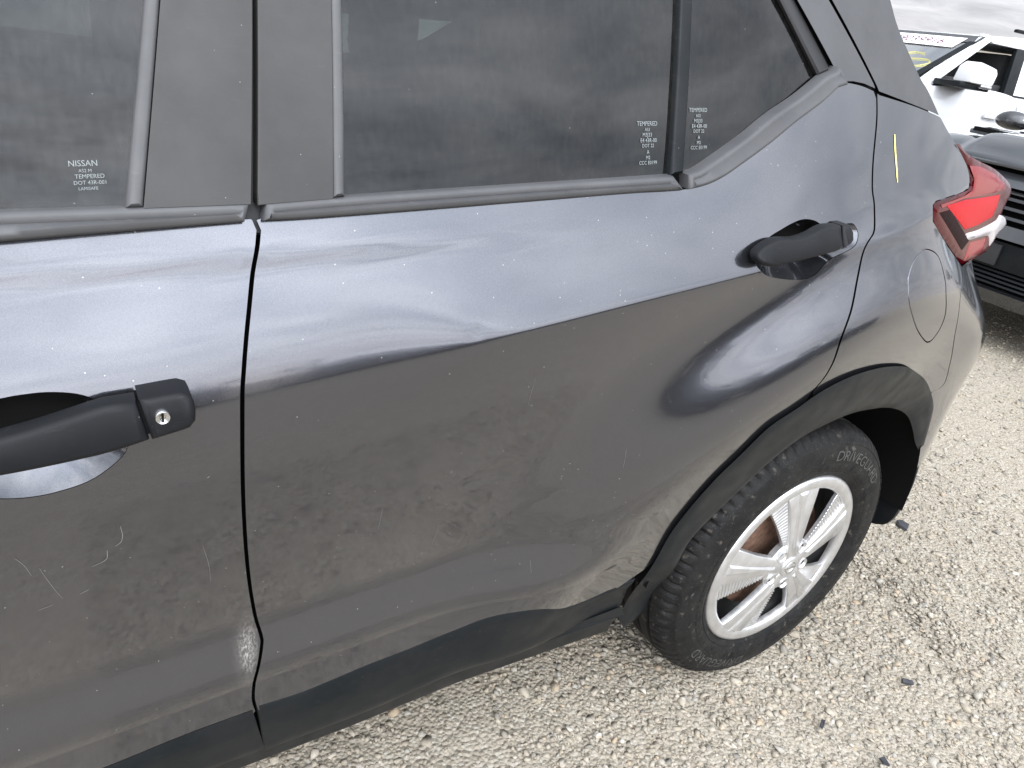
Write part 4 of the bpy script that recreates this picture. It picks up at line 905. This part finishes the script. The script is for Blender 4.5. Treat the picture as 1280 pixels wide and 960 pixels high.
    for ob in V.children_recursive:                                   # the cabin is a little lower than drawn
        if ob.type == 'MESH':
            for v in ob.data.vertices:
                if v.co.z > 1.36 and ob.name.split('.')[0] not in ('mirror', 'mirror_base', 'turn_lens', 'body'): v.co.z = 1.36+(v.co.z-1.36)*0.88
    return V
SU = Vector((0.970, -0.243, 0)); SN = Vector((0.243, 0.970, 0)); A0 = Vector((5.90, 3.66, 0)); RZ = math.atan2(SU.y, SU.x)
suv('white_suv', 'white SUV with a numbered windscreen sticker and open front window beyond the C-pillar', A0, RZ)
suv('white_suv', 'white SUV seen only through the grey car\'s quarter window', A0+SN*2.9-SU*0.2, RZ, near=False)
suv('white_suv', 'white SUV parked alongside, seen through the grey car\'s rear door window', (-0.2, 3.0, 0), math.radians(4), near=False)

def black_suv():
    B = tag(empty('black_suv', (3.3, 1.3, 0)), 'black car nose with slatted grille and vented charcoal hood behind the tail lamp', 'car')
    # local x rearwards from the grille, y across the nose (0 = middle)
    hw = 0.98
    def wy(s): return 0.06*abs(s/hw)**2.5*4                           # nose rounds back at the corners
    def slab(nm, z0, z1, d0, d1, m, y0=-hw, y1=hw, par=B, t=0.10, n=16):
        vs_ = []; fs = []
        for i in range(n+1):
            y = y0+(y1-y0)*i/n; w = wy(y)
            vs_ += [(d0+w, y, z0), (d1+w, y, z1), (d1+w+t, y, z1), (d0+w+t, y, z0)]
        for i in range(n):
            for a in range(4): b = (a+1) % 4; fs.append((4*i+a, 4*i+b, 4*i+4+b, 4*i+4+a))
        fs += [(0, 1, 2, 3), (4*n+3, 4*n+2, 4*n+1, 4*n)]
        return mk(nm, vs_, fs, m, par, sharp=30)
    slab('grille_backing', 0.30, 0.99, 0.10, 0.14, VOID, t=0.03)
    slab('hood_lip', 0.885, 0.955, -0.01, 0.05, HOODP, t=0.12)
    for z in (0.715, 0.765, 0.815, 0.850): slab('grille_bar', z, z+0.016, 0.035, 0.04, BLACKP, -0.80, 0.80, t=0.04)
    slab('grille_bar', 0.615, 0.685, -0.01, 0.02, BLACKP, t=0.12)['label'] = 'wide painted bar across the middle of the grille'
    slab('bumper_panel', 0.435, 0.600, 0.015, 0.0, BLACKP, 0.43, hw, t=0.12); slab('bumper_panel', 0.435, 0.600, 0.015, 0.0, BLACKP, -hw, -0.43, t=0.12)
    pl = boxobj('plate_recess', (0.06, 0.0, 0.52), (0.05, 0.84, 0.15), TRIM, B, bevel=0.01); boxobj('plate_holder', (0.025, 0.22, 0.52), (0.02, 0.34, 0.12), INTERIOR, pl, bevel=0.006)
    for i in range(4): slab('lower_bar', 0.352+0.024*i, 0.362+0.024*i, 0.05, 0.055, TRIM, -0.8, 0.8, t=0.03)
    slab('bumper_lip', 0.255, 0.335, 0.03, -0.03, BLACKP, t=0.14)
    # hood with a raised middle and two vents
    def hz(x, y):
        a = abs(y); r = sst((0.62-a)/0.12); return 1.005+0.085*sst(x/0.35)+0.055*x+0.035*r*sst(x/0.15)-0.05*(a/hw)**3
    nx, ny = 24, 48; vs_ = []; fs = []
    for i in range(nx+1):
        for j in range(ny+1):
            y = -0.93+1.86*j/ny; x0 = 0.0+wy(y); x = x0+(1.45-x0)*i/nx; vs_.append((x, y, hz(x-x0, y)))
    for i in range(nx):
        for j in range(ny): fs.append((i*(ny+1)+j, (i+1)*(ny+1)+j, (i+1)*(ny+1)+j+1, i*(ny+1)+j+1))
    nb = len(vs_)
    for j in range(ny+1): x, y, z = vs_[j]; vs_.append((x+0.01, y, z-0.025))
    for j in range(ny): fs.append((j, j+1, nb+j+1, nb+j))
    hd = mk('hood', vs_, fs, HOODP, B)
    for s in (1, -1):
        v_ = bmesh.new(); zz = hz(0.62, 0.60)
        box(v_, (0.62, s*0.60, zz+0.012), (0.22, 0.30, 0.030), Matrix.Rotation(-0.10, 3, 'Y')); vt = bmobj('hood_vent', v_, HOODP, hd, bevel=0.012)
        boxobj('vent_slot', (0.53, s*0.60, zz+0.018), (0.06, 0.25, 0.026), VOID, vt, bevel=0.004)
    prism('body', [(0.30, 0.32), (0.30, 0.95), (1.45, 1.02), (4.5, 1.05), (4.6, 0.4), (3.9, 0.32), (3.8, 0.6), (3.5, 0.8), (3.2, 0.6), (3.1, 0.32), (1.35, 0.32), (1.28, 0.6), (0.95, 0.78), (0.62, 0.6), (0.55, 0.32)], -0.96, 0.96, BLACKP, B, bevel=0.04)
    prism('cabin', [(1.40, 1.02), (2.25, 1.55), (3.9, 1.58), (4.5, 1.05)], -0.88, 0.88, GLASS_F if False else BLACKP, B, bevel=0.04, inset_top=(1.05, 0.35))
    mk('windscreen', [(1.43, -0.78, 1.08), (1.43, 0.78, 1.08), (2.14, 0.66, 1.52), (2.14, -0.66, 1.52)], [(0, 1, 2, 3)], GLASS, B, smooth=False)
    for s in (1, -1):
        bm = bmesh.new(); bmesh.ops.create_uvsphere(bm, u_segments=20, v_segments=12, radius=1.0)
        for v in bm.verts: v.co = Vector((1.72+v.co.x*0.09, s*1.10+v.co.y*0.13, 1.20+v.co.z*0.075*(1.0 if v.co.z > 0 else 0.8)))
        mm = bmobj('mirror', bm, BLACKP, B, smooth=True); boxobj('mirror_arm', (1.74, s*0.96, 1.13), (0.06, 0.12, 0.03), TRIM, mm, bevel=0.008)
    for x in (0.95, 3.5): road_wheel(B, x, -0.95, 0.37); road_wheel(B, x, 0.72, 0.37)
    return B
BS = black_suv()
def copy_tree(o, parent=None):
    c = o.copy(); col.objects.link(c); c.parent = parent
    for ch in list(o.children): copy_tree(ch, c)
    return c
BS['group'] = 'dark cars parked round the grey crossover'
for i, (x, y) in enumerate(((-4.4, -6.2), (-1.6, -6.0), (1.2, -6.1), (4.0, -5.9), (6.9, -6.1), (9.8, -6.0))):  # added row behind the camera, out of view, darkening the paint reflections
    c = copy_tree(BS); c.location = (x, y, 0); c.rotation_euler = (0, 0, math.radians(-90+(i*37 % 5)-2))
    c['label'] = 'black car added behind the camera, mirrored to darken the paint, %s in row' % ('first', 'second', 'third', 'fourth', 'fifth', 'sixth')[i]
    c['group'] = 'dark cars added out of view for reflections'

# ---------------------------------------------------------------- scraps on the gravel
def scrap(loc, pts, rz, label):
    n = len(pts); vs_ = [(x, y, 0.0) for x, y in pts]+[(x*0.96, y*0.94, 0.005+0.002*math.sin(i*2.1)) for i, (x, y) in enumerate(pts)]
    fs = [tuple(range(n))[::-1], tuple(range(n, 2*n))]+[(i, (i+1) % n, n+(i+1) % n, n+i) for i in range(n)]
    o = mk('plastic_fragment', vs_, fs, DEBRIS, smooth=False); o.location = loc; o.rotation_euler = (0.12, 0.08, rz); tag(o, label, 'debris', 'dark scraps on the gravel')
scrap((0.36, -0.15, 0.008), [(-0.016, -0.005), (0.0, -0.007), (0.016, -0.004), (0.015, 0.005), (-0.013, 0.006)], -0.5, 'dark slate-like scrap lying alone on the gravel, right of the tyre')
scrap((0.05, -0.14, 0.008), [(-0.013, -0.003), (0.012, -0.004), (0.014, 0.003), (-0.012, 0.004)], 0.5, 'small black strip on the gravel nearest below the tyre')
scrap((0.10, -0.26, 0.008), [(-0.010, -0.006), (0.010, -0.004), (0.008, 0.008), (-0.006, 0.007)], 1.1, 'black chip on the gravel at the bottom edge of the picture')
scrap((0.99, 0.26, 0.008), [(-0.025, -0.020), (0.022, -0.015), (0.028, 0.012), (0.004, 0.022), (-0.022, 0.010)], 0.3, 'grey-black fragment lying just beyond the mud flap')
